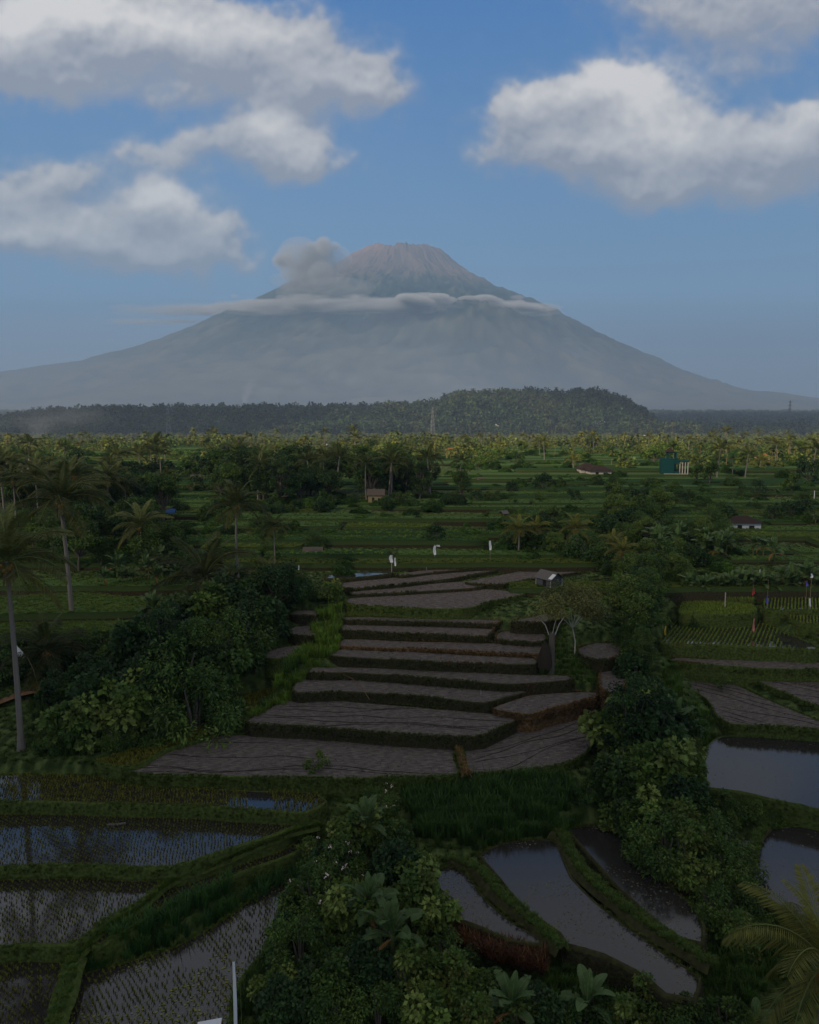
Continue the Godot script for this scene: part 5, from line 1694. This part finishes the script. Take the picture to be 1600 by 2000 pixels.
func buildings() -> void:
	rng.seed = 104
	# the grey field hut
	var p := on_ground(1072, 1152)
	var w := size_of(30, p)
	var hut := thing("field_hut", "grey plank hut with a white sheet on its tin roof", "hut", p, -0.95)
	gable_walls(hut, w * 1.25, w, w * 0.8, w * 0.36, "board")
	var planks := Build.new()
	for k in 9: planks.box(Vector3(w * 0.635, w * 0.38, (k - 4) * w * 0.105), Vector3(0.03, w * 0.74, w * 0.095))
	part("plank_front", planks.done(), mats.board, hut)
	for s in [-1.0, 1.0]:
		for k in 4:
			var m := Build.new()
			var x0 := (k - 2) * w * 0.38
			m.sheet(Vector3(x0, w * 0.74, s * w * 0.66), Vector3(x0, w * 1.2 + k * 0.004, 0), Vector3(x0 + w * 0.39, w * 1.2 + k * 0.004, 0), Vector3(x0 + w * 0.39, w * 0.74, s * w * 0.66), 0.03 * s)
			part("roof_panel", m.done(), mats.tin, hut)
	var ws := Build.new()
	ws.sheet(Vector3(w * 0.5, w * 0.84, w * 0.6), Vector3(w * 0.5, w * 1.1, w * 0.2), Vector3(w * 0.8, w * 1.1, w * 0.2), Vector3(w * 0.8, w * 0.84, w * 0.6), 0.06)
	part("white_sheet", ws.done(), mats.tin_white, hut)
	posts(hut, w * 1.3, w * 1.05, w * 0.78, 0.05, "post_pale")
	opening(hut, "door", Vector3(w * 0.1, w * 0.35, w * 0.505), Vector3(w * 0.3, w * 0.66, 0.05))
	# small stilted shelters
	for h in [[984, 1016, 12, "tin", "small open shelter with a steep brown roof among green terraces", 0.6], [335, 1016, 13, "tarp_blue", "small shelter under a blue tarpaulin among dark trees", 0.1], [383, 950, 15, "thatch", "small thatched shelter on the terraces behind the left grove", 0.2]]:
		var q := on_ground(h[0], h[1])
		var s := size_of(h[2], q)
		var o := thing("field_shelter", h[4], "shelter", q, h[5])
		posts(o, s * 0.9, s * 0.8, s * 1.05, 0.05)
		var b := Build.new()
		b.box(Vector3(0, s * 0.42, 0), Vector3(s, 0.08, s * 0.85))
		part("platform", b.done(), mats.bamboo, o)
		var r := Build.new()
		roof_gable(r, s, s, s * 1.05, s * 0.5, s * 0.16)
		part("roof", r.done(), mats[h[3]], o)
	house(1146, 928, 34, 1.7, "tile_brown", "plaster", 0.15, "dark roofed house left half hidden beside the white gabled one", "house", true)
	house(1168, 932, 42, 1.6, "tile_brown", "plaster", 0.1, "dark hip roofed house with a white end wall on the fields", "house", true)
	house(1448, 1036, 62, 1.3, "tile_brown", "tin_white", 0.05, "long low shed with a dark brown roof and pale wall", "shed", true, 0.5)
	house(612, 1087, 34, 0.8, "thatch", "tile_brown", 0.0, "low dark brown thatched shed in the bushes", "shed", false, 0.6)
	house(60, 922, 34, 1.6, "tile_brown", "plaster", 0.1, "dark roofed house with a pale yard by the left palms", "house", true)
	house(735, 986, 30, 1.8, "thatch", "bamboo", 0.0, "thatched lean to under the middle grove", "shed")
	house(1490, 905, 22, 1.6, "tile_orange", "plaster", 0.2, "reddish house among trees on the far right fields", "house", true)
	house(938, 945, 14, 1.0, "thatch", "plaster", 0.2, "tiny white walled hut by the middle grove's right end", "house")
	# the building under green netting
	p = on_ground(1310, 928)
	var u := size_of(10, p)
	var o := thing("unfinished_building", "unfinished three storey building wrapped in dark green netting", "building", p, -0.15)
	var b1 := Build.new()
	b1.box(Vector3(-u * 0.8, u * 1.6, 0), Vector3(u * 2.4, u * 3.2, u * 2.4))
	part("netted_block", b1.done(), mats.green_net, o)
	var b2 := Build.new()
	b2.box(Vector3(u * 0.9, u * 0.35, 0), Vector3(u * 1.0, u * 0.7, u * 2.2))
	b2.box(Vector3(u * 0.9, u * 2.55, 0), Vector3(u * 1.0, u * 0.7, u * 2.2))
	part("netted_wall", b2.done(), mats.green_net, o)
	var col_ := CylinderMesh.new()
	col_.top_radius = u * 0.1; col_.bottom_radius = u * 0.1; col_.height = u * 2.6; col_.radial_segments = 8
	for k in 4: part("column", col_, mats.plaster, o, Transform3D(Basis(), Vector3(u * (1.5 + 0.5 * k), u * 1.3, u * 0.9)))
	var b3 := Build.new()
	b3.box(Vector3(u * 2.2, u * 2.7, 0), Vector3(u * 2.0, u * 0.25, u * 2.2))
	part("floor_slab", b3.done(), mats.green_net, o)
	var b4 := Build.new()
	b4.box(Vector3(u * 1.0, u * 0.15, u * 1.3), Vector3(u * 5.0, u * 0.3, u * 0.4))
	part("rubble_wall", b4.done(), mats.plaster, o)
	posts(o, u * 1.5, u * 1.2, u * 4.3, u * 0.13, "green_net")
	var b5 := Build.new()
	b5.box(Vector3(u * 0.2, u * 4.35, 0), Vector3(u * 2.1, u * 0.15, u * 1.5))
	part("top_beam", b5.done(), mats.green_net, o)
	var b6 := Build.new()
	roof_hip(b6, u * 1.5, u * 1.5, u * 4.45, u * 0.75, u * 0.15, u * 0.2)
	part("roof", b6.done(), mats.tile_brown, o, Transform3D(Basis(), Vector3(-u * 0.35, 0, 0)))
	for k in 2: opening(o, "window", Vector3(u * (0.65 + 0.5 * k), u * 1.55, u * 1.05), Vector3(u * 0.2, u * 1.2, u * 0.1))
	# houses far out on the plain
	var far := [[14, 846, "orange roofed house at the left edge of the far plain"], [66, 848, "pale gabled house by the smoke column"], [82, 840, "orange roofed house right of the smoke column"], [160, 842, "bright orange roofed house below the left pylon side woods"], [283, 848, "small pale house at the wood's foot left of the pylon"], [442, 852, "orange shrine like house at the foot of the ridge"], [352, 850, "small white house right of the left pylon"], [612, 852, "red orange roofed house at the foot of the middle ridge"], [660, 852, "small white cube house at the ridge foot"], [760, 848, "pinkish house before the ridge near the middle pylon"], [965, 840, "long pale building low on the wooded hill"], [1168, 838, "white pavilion low on the hill's right flank"], [1200, 846, "white shed below the pavilion"], [1255, 858, "flat white roof on the plain right of the hill"], [1450, 862, "white flat roof among the far right fields"], [880, 880, "small house with pale roof on the sunlit plain"], [640, 872, "tiny white roof in the sunlit palms"], [1062, 860, "small white tower house below the hill"]]
	for k in far.size():
		var f: Array = far[k]
		var wide: float = [12, 14, 10, 12, 9, 10, 8, 13, 9, 14, 18, 22, 14, 14, 16, 10, 9, 8][k]
		var hp := on_ground(f[0], f[1])
		house(f[0], f[1], wide, size_of(wide, hp) * 0.36, ["tile_orange", "tile_orange", "tile_orange", "tile_orange", "tin_white", "tile_orange", "tin_white", "tile_orange", "tin_white", "tile_orange", "plaster", "tin_white", "tin_white", "tin_white", "tin_white", "tile_orange", "tin_white", "tin_white"][k], "plaster", rnd(-0.4, 0.4), f[2], "house", k % 2 == 0, 0.6)
	pylon(330, 856, 66, "lattice power pylon before the left part of the wooded ridge")
	pylon(845, 868, 72, "lattice power pylon in front of the wooded hill's left foot")
	pylon(1540, 842, 58, "lattice power pylon standing above the far right woods")
	var pp := at_depth(1008, 792, 1500.0)
	pylon_at(Vector3(pp.x, lie(pp.x, pp.z), pp.z), 34.0, "faint lattice pylon just right of the wooded hill")
	var wisps := []
	for k in 16:
		var t := k / 15.0
		wisps.append([at_depth(66 + 26 * t * t + rnd(-1, 1) * (2.0 + 18.0 * t), 872 - 46 * t, 420.0 + 60.0 * t), Vector3(2 + 16 * t, 5 + 5 * t, 2 + 14 * t) * rnd(0.8, 1.3), 0.01 / (1.0 + 6.0 * t)])
	for k in 14: wisps.append([at_depth(rnd(-20, 170), rnd(800, 842), rnd(480, 700)), Vector3(rnd(30, 70), rnd(7, 14), 40), 0.0006])
	smoke("thin blue smoke drifting over the houses on the left", wisps)
	wisps = []
	for k in 20:
		var t := k / 19.0
		wisps.append([at_depth(478 + 14 * t * t + rnd(-4, 4) * (0.4 + t), 792 - 46 * t, 2600.0), Vector3(14 + 22 * t, 26, 20 + 20 * t) * rnd(0.8, 1.3), 0.0045 / (1.0 + 2.0 * t)])
	for k in 14: wisps.append([at_depth(rnd(500, 720), rnd(735, 785), 2900.0 + rnd(-200, 400)), Vector3(rnd(80, 200), rnd(25, 60), 120), 0.0005])
	smoke("pale smoke plume rising behind the ridge before the volcano", wisps)
	var mist := thing("mist", "low bluish mist lying over the wooded ridge and far plain", "mist", Vector3(0, 0, -2100), 0.0, "", "stuff")
	puff(mist, Vector3(0, 5, -2300), Vector3(7000, 420, 4000), 0.0002, Color(0.8, 0.88, 1.0))

func small_things() -> void:
	rng.seed = 115
	pole(765, 1084, 1126, "pole with two hanging white cloths by the flooded strip", [["cloth", 1.0, 0.66, 0.38, -0.05], ["cloth", 0.88, 0.5, 0.2, 0.4]])
	pole(849, 1064, 1098, "short pole with a bent white cloth behind the bare terraces", [["cloth", 0.95, 0.4, 0.34, 0.0], ["cloth", 1.0, 0.9, 0.5, 0.4]])
	pole(957, 1056, 1105, "slim pole topped by a white pennant", [["cloth", 1.0, 0.66, 0.28, 0.0]], "bamboo", 0.03)
	pole(584, 1104, 1120, "white cloth strip left of the flooded strip", [["cloth", 1.0, 0.2, 0.14, 0.0]], "bamboo", 0.025)
	pole(833, 1108, 1118, "tiny white stake on the farthest bare terrace", [], "post_pale", 0.04)
	pole(939, 1347, 1372, "thin pale stake on the narrow bare terrace", [], "post_pale", 0.03)
	pole(1416, 1157, 1180, "pale thick post in the smooth green paddy", [], "post_pale", 0.09)
	pole(1299, 1222, 1242, "yellow cloth on a stick at the paddy's left corner", [["cloth_yellow", 1.0, 0.45, 0.16, 0.0]], "bamboo", 0.02)
	pole(1471, 1208, 1236, "pink cloth on a stick in the glinting paddy", [["cloth_pink", 1.0, 0.4, 0.17, 0.0]], "bamboo", 0.02)
	pole(1498, 1130, 1180, "leaning stick with a blue rag by the hedge bank", [["cloth_blue", 0.42, 0.15, 0.18, 0.0]], "bamboo", 0.02)
	pole(1470, 1140, 1170, "stick with two red rags under the banana row", [["cloth_red", 0.75, 0.5, 0.1, -0.06], ["cloth_red", 0.8, 0.55, 0.1, 0.1]], "bamboo", 0.02)
	pole(1573, 1134, 1182, "crossed sticks with a blue rag", [["cloth_blue", 0.98, 0.8, 0.22, 0.0]], "bamboo", 0.02)
	pole(1581, 1120, 1186, "scarecrow pole with a white cloth above and a pale cloth below", [["cloth", 1.0, 0.9, 0.24, 0.0], ["cloth", 0.4, 0.05, 0.24, 0.0]], "bamboo", 0.03)
	pole(1482, 1112, 1150, "white cloth on a pole in the banana row", [["cloth", 1.0, 0.6, 0.2, 0.0]], "bamboo", 0.03)
	pole(1590, 958, 975, "far white post at the right edge of the terraces", [], "cloth", 0.08)
	pole(586, 982, 992, "white rag at the foot of the middle grove", [["cloth", 1.0, 0.2, 0.3, 0.0]], "bamboo", 0.03)
	pole(460, 1876, 2080, "tall narrow white banner on a bamboo pole in the foreground", [["cloth", 1.0, 0.08, 0.13, 0.07]], "bamboo", 0.022, 28.5)
	pole(474, 1890, 2080, "thin bare bamboo beside the white banner", [], "stalk", 0.014, 28.2)
	# the leaning flag on the left
	var p := on_ground(76, 1345)
	var flag := thing("leaning_flag", "limp white flag on a bent bamboo leaning toward the tallest palm", "flag", p)
	var s := size_of(1.0, p)
	var b := Build.new()
	b.tube([Vector3(0, -0.3, 0), Vector3(-s * 8, s * 30, 0), Vector3(-s * 18, s * 55, 0), Vector3(-s * 38, s * 80, 0)], [0.045, 0.035, 0.025, 0.012], 6)
	part("pole", b.done(true), mats.bamboo, flag)
	var c := Build.new()
	for k in 6:
		var t := k / 5.0
		c.add(Vector3(-s * lerpf(38, 20, t), s * lerpf(80, 56, t), 0.05 * sin(k * 2.0)))
		c.add(Vector3(-s * lerpf(38, 24, t) - s * 1.0, s * lerpf(66, 54, t) - s * 4.0 * sin(t * 3.0), 0.1 + 0.05 * sin(k * 1.3)))
	for k in 5: c.quad(k * 2, k * 2 + 1, k * 2 + 3, k * 2 + 2)
	part("cloth", c.done(true), mats.cloth, flag)
	# dirt path on the left
	var path := Build.new()
	var run := v2([-60, 1392, 0, 1372, 60, 1352, 110, 1336, 150, 1328])
	for k in run.size():
		var q := on_ground(run[k].x, run[k].y)
		for e in 2: path.add(Vector3(q.x, height(q.x, q.z) + 0.12, q.z + (e - 0.5) * 3.4))
	for k in run.size() - 1: path.quad(k * 2, k * 2 + 1, k * 2 + 3, k * 2 + 2)
	tag(part("path", path.done(), mats.dirt, self), "reddish dirt path leading past the leaning flag", "", "", "structure")
	# haystack and the cut tree beside it
	p = on_level(1064, 1300, EYE - 21.3)
	s = size_of(1.0, p)
	var hay := thing("haystack", "dark cone shaped stack of old straw below the cut tree", "haystack", p)
	b = Build.new()
	var rings := [[13, -4], [12.5, 8], [11, 20], [8, 34], [3.5, 43], [0.4, 46]]
	for r in rings:
		for k in 14:
			var a := TAU * k / 14
			var w: float = r[0] * (1.0 + 0.14 * sin(k * 3.7 + r[1]))
			b.add(Vector3(cos(a) * w, r[1] + 1.5 * sin(k * 2.3), sin(a) * w) * s)
	for r in rings.size() - 1:
		for k in 14: b.quad(r * 14 + k, r * 14 + (k + 1) % 14, r * 14 + 14 + (k + 1) % 14, r * 14 + 14 + k)
	part("straw", b.done(true), mats.old_straw, hay)
	p = on_level(1077, 1296, EYE - 21.3)
	var cut := thing("lopped_tree", "lopped tree with three bare upright branches above the haystack", "tree", p)
	b = Build.new()
	b.tube([Vector3(0, -1, 0), Vector3(0, 30, 0) * s, Vector3(0, 62, 0) * s], [7 * s, 6 * s, 5.5 * s], 9)
	part("trunk", b.done(true), mats.bark, cut)
	for br in [[-6, 58, -26, 92, 1.8], [1, 60, 7, 88, 1.4], [6, 58, 24, 96, 1.9]]:
		var t := Build.new()
		t.tube([Vector3(br[0], br[1], 0) * s, Vector3(lerpf(br[0], br[2], 0.4), lerpf(br[1], br[3], 0.6), 2) * s, Vector3(br[2], br[3], 0) * s], [br[4] * s * 0.6, br[4] * s * 0.5, br[4] * s * 0.25], 6)
		part("branch", t.done(true), mats.post_pale, cut)
	var cr := Build.new()
	foliage(cr, Vector3(-24, 98, 0) * s, Vector3(16, 9, 12) * s, 180, 0.12, col(0.075, 0.085, 0.022))
	foliage(cr, Vector3(24, 100, 0) * s, Vector3(10, 6, 8) * s, 90, 0.12, col(0.07, 0.08, 0.022))
	part("leaf_spray", cr.done(), mats.leaf, cut)
	# a bent bamboo over the bare terrace
	p = on_level(722, 1365, EYE - 22.6)
	var rod := thing("bent_rod", "thin reddish bamboo rod arching over the narrow bare terraces", "rod", p)
	s = size_of(1.0, p)
	b = Build.new()
	b.tube([Vector3(0, -2, 0) * s, Vector3(-14, 22, 0) * s, Vector3(-32, 40, 0) * s, Vector3(-52, 50, 0) * s], [0.03, 0.025, 0.02, 0.01], 5)
	part("rod", b.done(true), mats.dead_leaf, rod)
	# plank afloat in the broad flooded paddy, white board at the bottom edge
	p = on_level(228, 1611, EYE - 25.65)
	var raft := thing("floating_plank", "grey weathered plank lying in the broad flooded paddy", "plank", p, 0.1)
	b = Build.new()
	b.box(Vector3(0, 0.03, 0), Vector3(1.1, 0.07, 0.2))
	part("board", b.done(), mats.tin, raft)
	b = Build.new()
	b.box(Vector3(0.35, 0.1, 0.06), Vector3(0.4, 0.07, 0.14), Basis(Vector3.UP, 0.3))
	part("stick", b.done(), mats.tin, raft)
	p = at_depth(408, 1996, 27.5)
	var board := thing("white_board", "white board cut off by the bottom edge beside the banner", "board", p, 0.1)
	b = Build.new()
	b.box(Vector3(0, -0.15, 0), Vector3(0.95, 0.05, 0.5), Basis(Vector3(0, 0, 1), 0.12))
	part("panel", b.done(), mats.tin_white, board)
	b = Build.new()
	b.box(Vector3(0, -1.1, 0), Vector3(0.06, 1.9, 0.06))
	part("post", b.done(), mats.bamboo, board)
